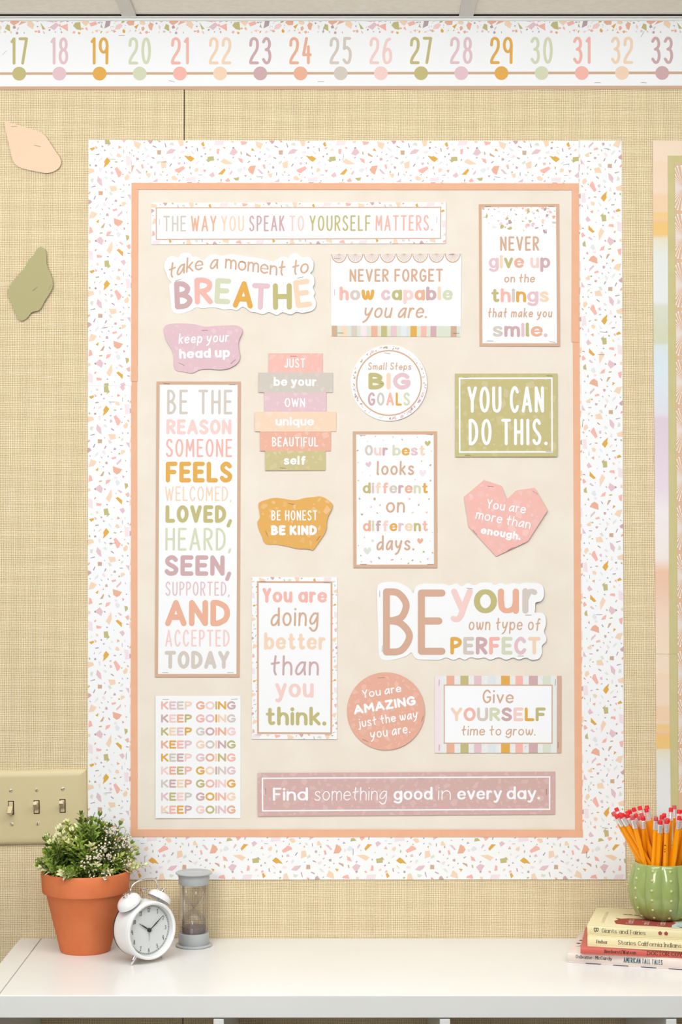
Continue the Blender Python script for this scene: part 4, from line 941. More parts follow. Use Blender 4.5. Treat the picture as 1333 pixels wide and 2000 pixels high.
# ================================================================ light switch plate
ALM = mat('almond_plastic', (222, 205, 158), .38, .45); ALM2 = mat('almond_lever', (226, 206, 166), .35, .5); DK = mat('slot_dark', (52, 36, 22), .8, .1)
rot = math.radians(1.1); pc = W(71.5, 1576, 0)
sw = thing('light_switch_plate', 'almond coloured triple light switch plate on the wall above the potted plant', 'light switch', (pc.x, 0, pc.z))
MS = Matrix.Rotation(-rot, 4, 'Y')
def at_sw(px, py):  # local coordinates on the plate before its slight roll
    p = W(px, py, 0.006); return MS.inverted() @ (Vector((p.x, 0, p.z)) - Vector((pc.x, 0, pc.z)))
hw = .0888; hh = .0650
g = Geo(); bm = bmesh.new()
prof = [(0, 0), (0, -.0022), (.0012, -.0042), (.006, -.0062), (.012, -.0066)]
vs = []
for ins, y in prof:
    for sx, sz in ((-1, -1), (1, -1), (1, 1), (-1, 1)):
        r_ = .004 - min(ins, .003)
        cx, cz = sx * (hw - ins - r_), sz * (hh - ins - r_)
        a0 = {(-1, -1): PI, (1, -1): 1.5 * PI, (1, 1): 0, (-1, 1): .5 * PI}[(sx, sz)]
        for k in range(4): vs.append(MS @ Vector((cx + r_ * math.cos(a0 + k * PI / 6), y, cz + r_ * math.sin(a0 + k * PI / 6))))
fs = []
for i in range(len(prof) - 1):
    for k in range(16): fs.append((i * 16 + k, i * 16 + (k + 1) % 16, (i + 1) * 16 + (k + 1) % 16, (i + 1) * 16 + k))
fs.append(tuple(range(4 * 16, 5 * 16))); g.mesh(vs, fs, ALM); part('plate', g, sw, world=False, smooth=True)
for i, (x, y, dn) in enumerate(((21.8, 1577.5, 1), (71.8, 1576, 0), (122.5, 1574, 0))):
    p = at_sw(x, y); g = Geo(); g.box((p.x - .0052, -.0070, p.z - .0118), (p.x + .0052, -.0064, p.z + .0118), DK, M=MS); part('slot', g, sw, world=False)
    g = Geo(); s_ = -1 if dn else 1
    g.box((p.x - .0040, -.0082, p.z - .0105), (p.x + .0036, -.0068, p.z + .0105), ALM2, .0006, M=MS)
    M2 = MS @ Matrix.Translation((p.x - .0004, -.008, p.z)) @ Matrix.Rotation(math.radians(-32 * s_), 4, 'X')
    vs = [Vector(v) for v in ((-.0042, 0, -.004), (.0042, 0, -.004), (.0042, 0, .004), (-.0042, 0, .004), (-.0034, -.0165, -.0028), (.0034, -.0165, -.0028), (.0034, -.0165, .0028), (-.0034, -.0165, .0028))]
    g.mesh([M2 @ v for v in vs], [(0, 1, 2, 3), (4, 7, 6, 5), (0, 4, 5, 1), (1, 5, 6, 2), (2, 6, 7, 3), (3, 7, 4, 0)], ALM2); lv = part('toggle', g, sw, world=False)
    bv = lv.modifiers.new('bevel', 'BEVEL'); bv.width = .0007; bv.segments = 2
SCW = mat('screw_brass', (226, 212, 178), .35, .5, .3)
for x, y, a in ((21.5, 1544, 30), (71.8, 1542.5, 62), (122.8, 1540.8, 12), (23.3, 1610, -48), (73.5, 1608.5, 86), (124, 1607, 50)):
    p = at_sw(x, y); g = Geo(); M2 = MS @ Matrix.Translation((p.x, -.0066, p.z)) @ Matrix.Rotation(PI / 2, 4, 'X')
    g.lathe([(.0034, 0), (.0033, .0005), (.0024, .0009), (.0001, .0011)], SCW, 16, M2)
    g.box((-.0030, -.0004, .0008), (.0030, .0004, .00118), DK, M=M2 @ Matrix.Rotation(math.radians(a), 4, 'Z')); part('screw', g, sw, world=False, smooth=False)

# ================================================================ white cube shelf
ST = .774
SHM = noisy('shelf_white', (246, 245, 240), (249, 248, 243), 5, rough=.24, spec=.35)
sh = thing('shelf_unit', 'long white cube shelf unit under the display holding the plant, clock and books', 'shelf', (.17, -.195, 0))
o_ = sh.location
xl = W(39.8, 1832, 0).x
def sbox(name, a, b_): g = Geo(); g.box(a, b_, SHM, .0012); part(name, g, sh)
sbox('side_panel', (xl, -.388, 0), (xl + .0365, -.001, ST)); sbox('side_panel', (xl + 1.434, -.388, 0), (xl + 1.47, -.001, ST))
sbox('top_panel', (xl + .0378, -.388, ST - .0345), (xl + 1.4332, -.001, ST)); sbox('bottom_panel', (xl + .0366, -.388, 0), (xl + 1.4338, -.001, .036))
sbox('middle_shelf', (xl + .0366, -.387, .377), (xl + 1.4338, -.004, .393))
x0s = xl + .0366 + .330
for i in range(3):
    for a, b_ in ((.0362, .3768), (.3932, ST - .0362)):
        sbox('divider', (x0s + i * .3465, -.387, a), (x0s + i * .3465 + .016, -.004, b_))
BOXM = noisy('dark_basket', (84, 60, 42), (104, 78, 56), 60)
# ================================================================ potted plant
TC = noisy('terracotta', (236, 130, 80), (240, 138, 88), 30, rough=.85, bump=.15, bscale=900)
px_ = H(166.5, 1851, ST).x + .003; PY = -.092
pot = thing('potted_plant', 'terracotta pot of small-leaved greenery with tiny white flowers', 'plant', (px_, PY, ST)); pot.scale = (.985, .985, .965)
g = Geo(); g.lathe([(.0001, .0), (.0415, .0), (.0436, .003), (.0672, .1005), (.0690, .1030), (.0735, .1045), (.0745, .107), (.0762, .136), (.0758, .1395), (.0735, .141), (.0705, .1395), (.069, .115), (.060, .105)], TC, 64)
part('pot', g, pot, world=False, smooth=True)
g = Geo(); g.lathe([(.0001, .127), (.04, .126), (.0695, .122)], noisy('soil', (60, 50, 38), (90, 74, 52), 120), 32); part('soil', g, pot, world=False)
def leafmat(n, rgb, rgb2):
    m = noisy(n, rgb, rgb2, 160, rough=.5, spec=.3, k=.85); m.node_tree.nodes['Principled BSDF'].inputs['Subsurface Weight'].default_value = 0; return m
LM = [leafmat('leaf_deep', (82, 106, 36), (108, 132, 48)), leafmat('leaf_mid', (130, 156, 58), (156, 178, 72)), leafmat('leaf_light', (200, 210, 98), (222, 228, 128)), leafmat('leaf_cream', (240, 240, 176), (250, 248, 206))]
STM = mat('stem_green', (98, 110, 56), .7); BUD = mat('bud_white', (252, 240, 214), .6); BUDC = mat('bud_brown', (176, 140, 110), .7)
def leaf(g, base, dirv, upv, L_, wd, m):
    dirv = dirv.normalized(); side = dirv.cross(upv).normalized(); nrm = side.cross(dirv).normalized()
    P = [base, base + dirv * L_ * .35 + side * wd + nrm * L_ * .05, base + dirv * L_ * .75 + side * wd * .75 + nrm * L_ * .03, base + dirv * L_ - nrm * L_ * .10, base + dirv * L_ * .75 - side * wd * .75 + nrm * L_ * .03, base + dirv * L_ * .35 - side * wd + nrm * L_ * .05, base + dirv * L_ * .5 - nrm * L_ * .03]
    g.mesh(P, [(0, 1, 6), (1, 2, 6), (2, 3, 6), (3, 4, 6), (4, 5, 6), (5, 0, 6)], m)
def sprig_mesh(seed, tone, flower=False):
    r = random.Random(seed); g = Geo(); Lh = .055
    bend = Vector((r.uniform(-.008, .008), r.uniform(-.008, .008), 0))
    sp = [bend * (t * t) + Vector((0, 0, Lh * t)) for t in (0, .25, .5, .75, 1)]
    g.tube(sp, [.0009, .0008, .0007, .0006, .0004], STM, 4)
    def at(t): return bend * (t * t) + Vector((0, 0, Lh * t))
    if flower:
        for k in range(6):
            t = .35 + k * .07; a = k * 2.4; d = Vector((math.cos(a), math.sin(a), .7)); leaf(g, at(t), d, Vector((0, 0, 1)), .010, .0022, LM[0] if k % 2 else LM[1])
        for k in range(13):
            a = r.uniform(0, 6.28); q = at(r.uniform(.8, 1.02)) + Vector((math.cos(a), math.sin(a), 0)) * r.uniform(.001, .008) + Vector((0, 0, r.uniform(-.002, .004)))
            g.tube([at(.72), q], .0003, STM, 3); g.ball(q, r.uniform(.0010, .0016), BUD, 6, 4); 
            if r.random() < .35: g.ball(q + Vector((0, -.0012, .0008)), .0008, BUDC, 5, 3)
    else:
        n = 9
        for k in range(n):
            t = .18 + .80 * k / (n - 1); a = k * PI / 2 + r.uniform(-.3, .3)
            L_ = (.0115 if k < n - 2 else .0085) * r.uniform(.8, 1.15)
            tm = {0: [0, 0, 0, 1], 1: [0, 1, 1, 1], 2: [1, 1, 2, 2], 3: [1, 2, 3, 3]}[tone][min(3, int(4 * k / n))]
            for s_ in (0, PI):
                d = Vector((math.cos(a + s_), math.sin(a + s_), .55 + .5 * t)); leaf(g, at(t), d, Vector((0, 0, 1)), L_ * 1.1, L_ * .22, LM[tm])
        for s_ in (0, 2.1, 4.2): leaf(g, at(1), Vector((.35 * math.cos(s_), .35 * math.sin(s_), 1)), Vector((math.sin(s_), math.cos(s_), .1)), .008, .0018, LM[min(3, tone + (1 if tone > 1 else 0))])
    return g.data('sprig')
SM = [[sprig_mesh(10 * t + i, t) for i in range(4)] for t in range(4)]; FM = [sprig_mesh(90 + i, 0, True) for i in range(4)]
rr = random.Random(77); nsp = 0
Cn = Vector((0, 0, .128))
for i in range(250):
    # tips spread evenly over a dome
    u = (i + .5) / 250; el = math.asin(1 - u * 1.02) if u < .98 else -.02; az = i * 2.39996 + rr.uniform(-.2, .2)
    rad = 1.0 if i % 3 else rr.uniform(.62, .85)
    lump = 1 + .09 * math.sin(3 * az + 1) * math.cos(el) + rr.uniform(-.13, .09)
    if abs(math.atan2(math.sin(az), math.cos(az)) - PI / 2) < 2 and el > .9: lump *= .97
    tip = Cn + Vector((math.cos(el) * math.cos(az) * .084, math.cos(el) * math.sin(az) * .080, max(-.006, math.sin(el) * .100 + (.004)))) * rad * lump
    dip = math.exp(-((tip.x + .018) / .014) ** 2) * .014; tip.z -= dip
    if PY + tip.y > -.010: tip.y = -PY - .012
    tip.z = max(tip.z, .152)
    base = Vector((tip.x * .30, tip.y * .30, .125)); d = (tip - base); Ln_ = d.length
    s_ = min(1.25, max(.6, Ln_ / .055 * .9))
    root = tip - d.normalized() * .055 * s_
    p = tip
    fl = (p.x > .01 and p.x < .075 and .145 < p.z < .205 and p.y < .02 and rr.random() < .50) or (p.x < -.055 and .14 < p.z < .19 and rr.random() < .30) or (p.z > .20 and p.x > .02 and rr.random() < .2)
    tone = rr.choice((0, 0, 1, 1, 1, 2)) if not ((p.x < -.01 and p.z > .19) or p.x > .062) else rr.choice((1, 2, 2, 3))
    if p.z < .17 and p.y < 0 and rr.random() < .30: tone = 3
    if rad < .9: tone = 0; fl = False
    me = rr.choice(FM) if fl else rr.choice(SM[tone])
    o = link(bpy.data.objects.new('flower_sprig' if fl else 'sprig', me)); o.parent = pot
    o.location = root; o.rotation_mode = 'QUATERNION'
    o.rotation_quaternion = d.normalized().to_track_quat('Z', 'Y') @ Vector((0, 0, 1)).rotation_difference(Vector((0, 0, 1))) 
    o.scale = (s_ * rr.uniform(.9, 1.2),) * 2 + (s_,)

# ================================================================ alarm clock
WHT = mat('clock_white', (248, 247, 245), .22, .5, coat=.3); CHR = mat('chrome', (225, 222, 218), .14, .5, 1.0, k=1); BLK = mat('hand_black', (38, 36, 34), .5)
DIAL = mat('dial_grey', (226, 228, 225), .7); GRN = mat('rim_black', (44, 44, 44), .5)
def glassmat(name, f=.08, tint=(1, 1, 1)):
    m = bpy.data.materials.new(name); m.use_nodes = True; nt = m.node_tree; nt.nodes.remove(nt.nodes['Principled BSDF'])
    t = nt.nodes.new('ShaderNodeBsdfTransparent'); t.inputs[0].default_value = tint + (1,); gl = nt.nodes.new('ShaderNodeBsdfGlossy'); gl.inputs['Roughness'].default_value = .03
    fr = nt.nodes.new('ShaderNodeLayerWeight'); fr.inputs[0].default_value = .35; mx = nt.nodes.new('ShaderNodeMixShader')
    mr = nt.nodes.new('ShaderNodeMapRange'); nt.links.new(fr.outputs['Fresnel'], mr.inputs[0]); mr.inputs[3].default_value = f * .3; mr.inputs[4].default_value = min(.9, f * 7)
    nt.links.new(mr.outputs[0], mx.inputs[0]); nt.links.new(t.outputs[0], mx.inputs[1]); nt.links.new(gl.outputs[0], mx.inputs[2]); nt.links.new(mx.outputs[0], nt.nodes['Material Output'].inputs[0]); return m
PSI = math.radians(39); CC = Vector((-.3262, -.168, ST))
ck = thing('alarm_clock', 'white twin-bell alarm clock with grey dial and chrome handle showing ten past ten', 'clock', CC, PSI); ck.scale = (.97, .97, .985)
HZ = .0545; R0 = .0487
MY = Matrix.Translation((0, 0, HZ)) @ Matrix.Rotation(PI / 2, 4, 'X')      # lathe axis: local +z -> clock front (-y)
g = Geo(); g.lathe([(.0470, -.0225), (.0483, -.019), (R0, -.012), (R0, .017), (.0483, .0205), (.0470, .0222)], WHT, 64, MY); part('case', g, ck, world=False, smooth=True)
g = Geo(); g.lathe([(.0001, -.0225), (.0450, -.0232), (.0480, -.0228), (.0485, -.0205), (.0482, -.0195)], GRN, 64, MY); part('back_plate', g, ck, world=False, smooth=True)
g = Geo(); g.lathe([(.0470, .0222), (.0482, .0235), (.0478, .0252), (.0462, .0262), (.0440, .0258), (.0428, .0245), (.0426, .0150)], WHT, 64, MY); part('bezel', g, ck, world=False, smooth=True)
g = Geo(); g.lathe([(.0001, .0148), (.0427, .0148)], DIAL, 64, MY); part('dial', g, ck, world=False)
DY = -.0150
def cfn(x, y, l=0): return Vector((x, DY - l, HZ - y))
g = Geo(); k = 0
for n in range(1, 13):
    a = 2 * PI * n / 12; cx, cy = .0335 * math.sin(a), -.0335 * math.cos(a)
    draw(g, layout(str(n), cx - .004, cx + .004, cy - .0037, cy + .0037, .0008, 'X', 'cap', gap=.0012, kfix=1.0 if n > 9 else 1.25, nib=.45, serif=True), cfn, .0002)
part('numerals', g, ck, world=False)
g = Geo()
for rr_, w_ in ((.0405, .00018), (.0388, .00018)):
    A = [cfn((rr_ + w_) * math.sin(2 * PI * i / 64), (rr_ + w_) * math.cos(2 * PI * i / 64), .0001) for i in range(64)]; B_ = [cfn((rr_ - w_) * math.sin(2 * PI * i / 64), (rr_ - w_) * math.cos(2 * PI * i / 64), .0001) for i in range(64)]
    g.mesh(A + B_, [(i, (i + 1) % 64, 64 + (i + 1) % 64, 64 + i) for i in range(64)], pm('X'))
for i in range(60):
    a = 2 * PI * i / 60; w_ = .0005 if i % 5 == 0 else .00022
    s1, c1 = math.sin(a), -math.cos(a); q = [(.0388, -w_), (.0405, -w_), (.0405, w_), (.0388, w_)]
    g.poly([cfn(s1 * r_ - c1 * t_, c1 * r_ + s1 * t_, .00012) for r_, t_ in q], pm('X'))
part('minute_track', g, ck, world=False)
def hand(name, deg, L_, wd, m, dy, tail=.004):
    a = math.radians(deg); s1, c1 = math.sin(a), math.cos(a); g = Geo()
    q = [(-tail, wd * .4), (0, wd * .55), (L_ * .45, wd), (L_, .0002), (L_, -.0002), (L_ * .45, -wd), (0, -wd * .55), (-tail, -wd * .4)]
    f = [Vector((s1 * r_ + c1 * t_, DY - dy, HZ + c1 * r_ - s1 * t_)) for r_, t_ in q]; b_ = [v + Vector((0, .0004, 0)) for v in f]; n = len(f)
    g.mesh(f + b_, [tuple(range(n)), tuple(range(n, 2 * n))[::-1]] + [(i, (i + 1) % n, n + (i + 1) % n, n + i) for i in range(n)], m); part(name, g, ck, world=False)
hand('alarm_hand', 180, .0185, .0005, mat('alarm_grey', (186, 186, 182)), .0012)
hand('hour_hand', 303, .0245, .0013, BLK, .0022); hand('minute_hand', 52, .0345, .0011, BLK, .0032)
g = Geo(); g.lathe([(.0034, .0150), (.0034, .0186), (.0030, .0192), (.0001, .0193)], BLK, 20, MY); part('hub', g, ck, world=False, smooth=True)
g = Geo(); g.lathe([(.0001, .0222), (.0427, .0218)], glassmat('clock_glass', .03), 48, MY); part('glass', g, ck, world=False)
for s_ in (-1, 1):
    th = math.radians(33 * s_); ax = Vector((math.sin(th), 0, math.cos(th)))
    M2 = Matrix.Translation(Vector((0, 0, HZ)) + ax * .0535) @ ax.to_track_quat('Z', 'Y').to_matrix().to_4x4()
    g = Geo(); g.lathe([(.0206, -.0002), (.0215, .0), (.0213, .003), (.0195, .0075), (.0155, .0112), (.0090, .0132), (.0001, .0140)], WHT, 40, M2); g.lathe([(.0206, -.0002), (.0190, .0065), (.0150, .0098), (.0090, .0118), (.0001, .0125)], WHT, 40, M2)
    part('bell', g, ck, world=False, smooth=True)
    g = Geo(); g.tube([Vector((0, 0, HZ)) + ax * .0475, Vector((0, 0, HZ)) + ax * .067], .0016, CHR, 12); part('bell_post', g, ck, world=False, smooth=True)
    g = Geo(); g.lathe([(.0001, .0142), (.0042, .0142), (.0042, .0160), (.0026, .0165), (.0026, .0185), (.0032, .0195), (.0026, .021), (.0001, .0215)], CHR, 16, M2); part('bell_nut', g, ck, world=False, smooth=True)
    f0 = Vector((.026 * s_, -.012 if s_ < 0 else -.006, HZ - .0405)); f1 = Vector((.0335 * s_, -.013 if s_ < 0 else -.004, .0015))
    g = Geo(); g.tube([f0, f0.lerp(f1, .35), f1, f1 + Vector((0, 0, -.0013))], [.0042, .0040, .0018, .0010], CHR, 16); part('foot', g, ck, world=False, smooth=True)
hp = [(-.0285, .0500), (-.0288, .056), (-.0280, .063), (-.0255, .0695), (-.020, .0745), (-.012, .0775), (-.003, .079), (.006, .0795), (.015, .0790), (.0215, .0765), (.0250, .072), (.0268, .0655), (.0285, .058), (.030, .050)]
g = Geo(); g.tube([Vector((x, 0, HZ + z_ + .003)) for x, z_ in hp], .0014, CHR, 12); part('handle', g, ck, world=False, smooth=True)
g = Geo(); g.tube([Vector((0, .002, HZ + .0480)), Vector((0, .002, HZ + .058)), Vector((-.001, 0, HZ + .0645))], .0010, CHR, 10); g.tube([Vector((-.0065, 0, HZ + .0645)), Vector((.0065, 0, HZ + .0660))], .0022, CHR, 12); part('hammer', g, ck, world=False, smooth=True)

# ================================================================ sand timer
GP = mat('timer_grey', (190, 194, 194), .32, .45); hg = H(379, 1846.5, ST)
sd = thing('sand_timer', 'clear sand timer with grey end caps standing right of the alarm clock', 'sand timer', (hg.x, -.058, ST))
g = Geo(); g.lathe([(.0001, 0), (.0300, 0), (.0315, .001), (.0315, .0026), (.0300, .0034), (.0262, .004)], GP, 48); part('base_disc', g, sd, world=False, smooth=True)
g = Geo(); g.lathe([(.0262, .004), (.0266, .0045), (.0262, .0225), (.0255, .0232), (.0001, .0232)], GP, 48); part('lower_cap', g, sd, world=False, smooth=True)
g = Geo(); g.lathe([(.0001, .1058), (.0255, .1058), (.0262, .1066), (.0268, .1222), (.0268, .1228)], GP, 48); part('upper_cap', g, sd, world=False, smooth=True)
g = Geo(); g.lathe([(.0268, .1228), (.0300, .1232), (.0316, .1240), (.0316, .1256), (.0300, .1265), (.0001, .1265)], GP, 48)
part('lid_disc', g, sd, world=False, smooth=True)
g = Geo(); rr = random.Random(8)
for i in range(16):
    x = -.012 + .0016 * i; q = layout(rr.choice('aeousnmc'), x, x + .0015, rr.uniform(-.002, 0), rr.uniform(.001, .004), .0004, 'w', 'bold')
    draw(g, q, lambda a, b_, l: Vector((a, -b_ - .001, .1265 + l)), .0002)
part('embossed_mark', g, sd, world=False)
g = Geo(); g.lathe([(.0252, .0233), (.0252, .1057)], glassmat('timer_tube', .07, (.985, .985, .98)), 48); part('clear_tube', g, sd, world=False, smooth=True)
g = Geo(); g.lathe([(.0200, .0235), (.0212, .032), (.0200, .045), (.0140, .055), (.0050, .0625), (.0018, .0645), (.0050, .0665), (.0140, .074), (.0200, .084), (.0212, .096), (.0200, .1055)], glassmat('timer_bulb', .05, (.975, .975, .97)), 40); part('glass_bulb', g, sd, world=False, smooth=True)
g = Geo(); g.lathe([(.0194, .0236), (.0206, .030), (.0203, .0335), (.010, .0350), (.0001, .0362)], noisy('timer_sand', (150, 136, 134), (172, 156, 152), 300), 40); part('sand', g, sd, world=False, smooth=True)

# ================================================================ books
PG = noisy('page_edges', (232, 222, 200), (240, 232, 212), 200, stretch=(1, 1, 40))
def book(label, plx, ply, z0, th, depth, length, ang, cover, hard=.0022, inset=.003):
    p = H(plx, ply, z0); b = thing('book', label, 'book', (p.x, p.y, z0), math.radians(-ang))
    g = Geo(); cv = cover
    g.box((0, .0012, 0), (length, depth, hard), cv, .0006); g.box((0, .0012, th - hard), (length, depth, th), cv, .0006)
    n = 8; vs = []
    for i in range(n + 1):
        a = -PI / 2 + PI * i / n; y = .0030 - .0030 * math.cos(a) * .9; zz_ = th / 2 + (th / 2) * math.sin(a) * 1.0
        vs += [Vector((0, y, zz_)), Vector((length, y, zz_))]
    fs = [(2 * i, 2 * i + 1, 2 * i + 3, 2 * i + 2) for i in range(n)]
    iv = [Vector((v.x, v.y + .0018, th / 2 + (v.z - th / 2) * .8)) for v in vs]; m_ = len(vs)
    fs += [tuple(m_ + k for k in f[::-1]) for f in fs]; fs += [(2 * i, 2 * i + 2, m_ + 2 * i + 2, m_ + 2 * i) for i in range(n)] + [(2 * i + 1, m_ + 2 * i + 1, m_ + 2 * i + 3, 2 * i + 3) for i in range(n)]
    g.mesh(vs + iv, fs, cv); part('cover', g, b, world=False, smooth=True)
    g = Geo(); g.box((inset, .0035, hard + .0001), (length - inset, depth - inset, th - hard - .0001), PG); part('page_block', g, b, world=False)
    return b
zb = [ST, ST + .0182, ST + .0182 + .0119, ST + .0182 + .0119 + .0182]; tb = [.0181, .0118, .0181, .0168]
B1 = noisy('cover_rose_white', (238, 220, 208), (242, 226, 214), 20, rough=.4, spec=.4); B2 = mat('cover_red', (214, 102, 86), .4, .4); B3 = mat('cover_cream', (250, 230, 180), .4, .4); B4 = mat('cover_straw', (240, 226, 176), .4, .4)
b1 = book('pale pink hardback lying at the bottom of the book pile', 1109, 1880, zb[0], tb[0], .152, .285, 16, B1)
b2 = book('thin red picture book lying second from the bottom of the pile', 1134.6, 1863.3, zb[1], tb[1], .150, .26, 11, B2)
b3 = book('cream yellow paperback of stories lying just under the top book', 1148.2, 1848.9, zb[2], tb[2], .130, .25, 14, B3)
b4 = book('straw coloured storybook on top of the pile under the green cup', 1147.8, 1826.2, zb[3], tb[3], .142, .24, 14.4, B4)
K_ = .000862
def spine(b, th, name='lettering'):
    def fn(x, y, l):  # x in picture px from the spine's left end, y 0 top .. 1 bottom in spine px heights
        zc = th - y * K_; t_ = (zc - th / 2) / (th / 2); t_ = max(-.98, min(.98, t_)); yy = .0030 - .0030 * math.sqrt(1 - t_ * t_) * .9
        return Vector((x * K_, yy - l, zc))
    return fn
def sp_text(b, th, runs): 
    g = Geo(); draw(g, runs, spine(b, th), .0003); part('lettering', g, b, world=False)
sp_text(b1, tb[0], layout('Osborne * McCurdy', 16, 85, 5.0, 11.5, .9, 'X', 'bold', xr=.70, gap=.75, space=1.8, nib=.5, serif=True))
sp_text(b1, tb[0], layout('AMERICAN TALL TALES', 107, 180, 4.2, 13.8, 1.3, 't', 'cap', nib=.4, gap=.8, space=2.6))
g = Geo(); 
for i in range(5): g.box((.03 + i * .045, .0008, .0001), (.055 + i * .045, .0018, .0012), mat('print_navy', (60, 66, 90)))
part('printed_edge', g, b1, world=False)
sp_text(b2, tb[1], layout('Bierhorst/Watson', 45, 104, 3.2, 9.8, .9, 'X', 'bold', xr=.70, gap=.7, nib=.5, serif=True)); sp_text(b2, tb[1], layout('DOCTOR COYOTE', 125, 210, 2.6, 10.2, 1.0, 'X', 'bold', gap=.8, space=3, nib=.5, serif=True))
sp_text(b3, tb[2], layout('Fisher', 17, 38, 7, 13.5, .95, 'X', 'bold', xr=.70, gap=.6, nib=.5, serif=True)); sp_text(b3, tb[2], layout('Stories California Indians T', 57.5, 185, 5.2, 13.8, 1.0, 'D', 'bold', xr=.68, gap=.7, space=3.2, nib=.5, serif=True))
sp_text(b4, tb[3], layout('Giants and Fairies', 27.5, 110, 5.2, 13.4, .95, 'D', 'bold', xr=.68, gap=.7, space=3.2, nib=.5, serif=True))
g = Geo(); fn4 = spine(b4, tb[3])
draw(g, glyph('B', 13, 21, 4.6, 13.6, 1.1, 'X', PI / 2), fn4, .0003)
for cx in (137, 148):
    for i in range(5):
        a = 2 * PI * i / 5 - PI / 2; g.poly([fn4(cx + 2.2 * math.cos(a) + 1.9 * math.cos(t * PI / 3), 8.6 + 2.2 * math.sin(a) + 1.9 * math.sin(t * PI / 3), .0003 + .00001 * i) for t in range(6)][::-1], pm('R'))
part('printed_flowers', g, b4, world=False)
# printing on the top cover: local x along the spine, y away from the spine
top = lambda x, y, l=.0: Vector((x, y, tb[3] + .0002 + l))
g = Geo(); P = [(.045, .018), (.040, .040), (.046, .052), (.040, .064), (.050, .060), (.062, .066), (.110, .066), (.134, .060), (.146, .040), (.146, .012), (.110, .016), (.070, .014)]
g.poly([top(a, b_) for a, b_ in P], pm('R')); part('printed_banner', g, b4, world=False)
g = Geo()
for i, (t_, w_) in enumerate((('Giants', .036), ('and', .022), ('Fairies', .038))):
    q = layout(t_, 0, w_, 0, .012, .0010, 'P', 'bold', xr=.66, nib=.5, serif=True)
    draw(g, q, lambda a, b_, l, i=i: top(.062 + .026 * i + b_ - .002, .022 + a, .0002 + l), .0001)
q = layout('ILLUSTRATED BOOK', 0, .085, 0, .005, .0006, 'L', 'cap'); draw(g, q, lambda a, b_, l: top(.012 + b_ + .008, .022 + a, l), .0002)
part('lettering', g, b4, world=False)
g = Geo(); P = [(.136, .010), (.135, .030), (.142, .050), (.150, .060), (.225, .070), (.232, .010)]; g.poly([top(a, b_, .0001) for a, b_ in P], mat('print_sky', (214, 226, 220), .5)); rr = random.Random(6)
for i in range(60):
    P = chip(rr, rr.uniform(.142, .225), rr.uniform(.014, .060), rr.uniform(.0012, .004)); g.poly([top(a, b_, .0002 + i * 2e-6) for a, b_ in P], rr.choice((mat('print_sea', (110, 180, 184), .5), mat('print_snow', (236, 238, 230), .5), pm('X'), mat('print_sand', (220, 204, 160), .5), mat('print_sea', (110, 180, 184)))))
for cx in (.058, .076):
    for s_ in (-1, 1): g.poly([top(cx + s_ * .004 + .0045 * math.cos(t * PI / 4), .094 + .0020 * math.sin(t * PI / 4), .0001) for t in range(8)], pm('R'))
part('printed_picture', g, b4, world=False, kind='stuff')
# printed drawing at the visible corner of the bottom cover
g = Geo(); t1 = lambda x, y, l=0: Vector((x, y, tb[0] + .0002 + l)); rr = random.Random(12)
for i, (x, y) in enumerate(((.012, .042), (.016, .050), (.010, .064), (.015, .072), (.011, .086), (.018, .096), (.012, .110))):
    g.poly([t1(a, b_, i * 1e-5) for a, b_ in chip(rr, x, y, rr.uniform(.004, .007))], (pm('B'), pm('R'), pm('D'))[i % 3])
part('printed_picture', g, b1, world=False, kind='stuff')

# ================================================================ cactus cup with pencils
CG = mat('cactus_glaze', (162, 178, 104), .16, .5, coat=.5); CG2 = mat('cactus_spine', (206, 206, 134), .2, .5)
Zc = zb[3] + tb[3]; D_ = 2.932; cx = (1292 - 666.5) * D_ / F_PX; cyy = CAM.y + D_
cup = thing('cactus_cup', 'green glazed cactus-shaped ceramic cup standing on the books', 'cup', (cx, cyy, Zc + .0003))
NL = 11; prof = [(.0001, 0), (.030, 0), (.036, .0015), (.046, .010), (.0535, .025), (.0572, .043), (.0568, .060), (.0530, .078), (.0490, .0895), (.0475, .0925), (.0455, .0935), (.0432, .0920), (.0440, .080), (.0470, .060), (.0470, .035), (.038, .012), (.0001, .008)]
vs = []; fs = []; SG = 132; off = math.radians(-90 + 5)
def rib(a, h, k): 
    t_ = ((a - off) / (2 * PI) * NL) % 1.0; w_ = abs(math.cos(PI * t_))      # 1 at lobe middle .. 0 in the groove
    return 1 - .125 * (1 - w_ ** .5) * max(0, min(1, h / .012)) * (1 - max(0, (h - .078) / .016)) if k < 10 else 1
for i in range(SG):
    a = 2 * PI * i / SG
    for k, (r, h) in enumerate(prof): q = r * rib(a, h, k); vs.append(Vector((q * math.cos(a), q * math.sin(a), h)))
n = len(prof)
for i in range(SG):
    j = (i + 1) % SG
    for k in range(n - 1): fs.append((i * n + k, j * n + k, j * n + k + 1, i * n + k + 1))
g = Geo(); g.mesh(vs, fs, CG); part('body', g, cup, world=False, smooth=True)
def rad(h):
    for (r0, h0), (r1, h1) in zip(prof[1:10], prof[2:10]):
        if h0 <= h <= h1: return r0 + (r1 - r0) * (h - h0) / (h1 - h0)
    return .048
for L_ in range(NL):
    a = off + 2 * PI * L_ / NL
    if math.sin(a) > .35: continue
    for h in (.008, .0215, .038, .054, .070, .0845):
        g = Geo(); r = rad(h) - .0008; g.ball(Vector((r * math.cos(a), r * math.sin(a), h)), .0027, CG2, 10, 6); part('bump', g, cup, world=False, smooth=True)
RDF = mat('flower_red', (186, 70, 74), .25, .5, coat=.4)
fa = math.radians(-45); fc = Vector((.0475 * math.cos(fa), .0475 * math.sin(fa), .0765)); g = Geo()
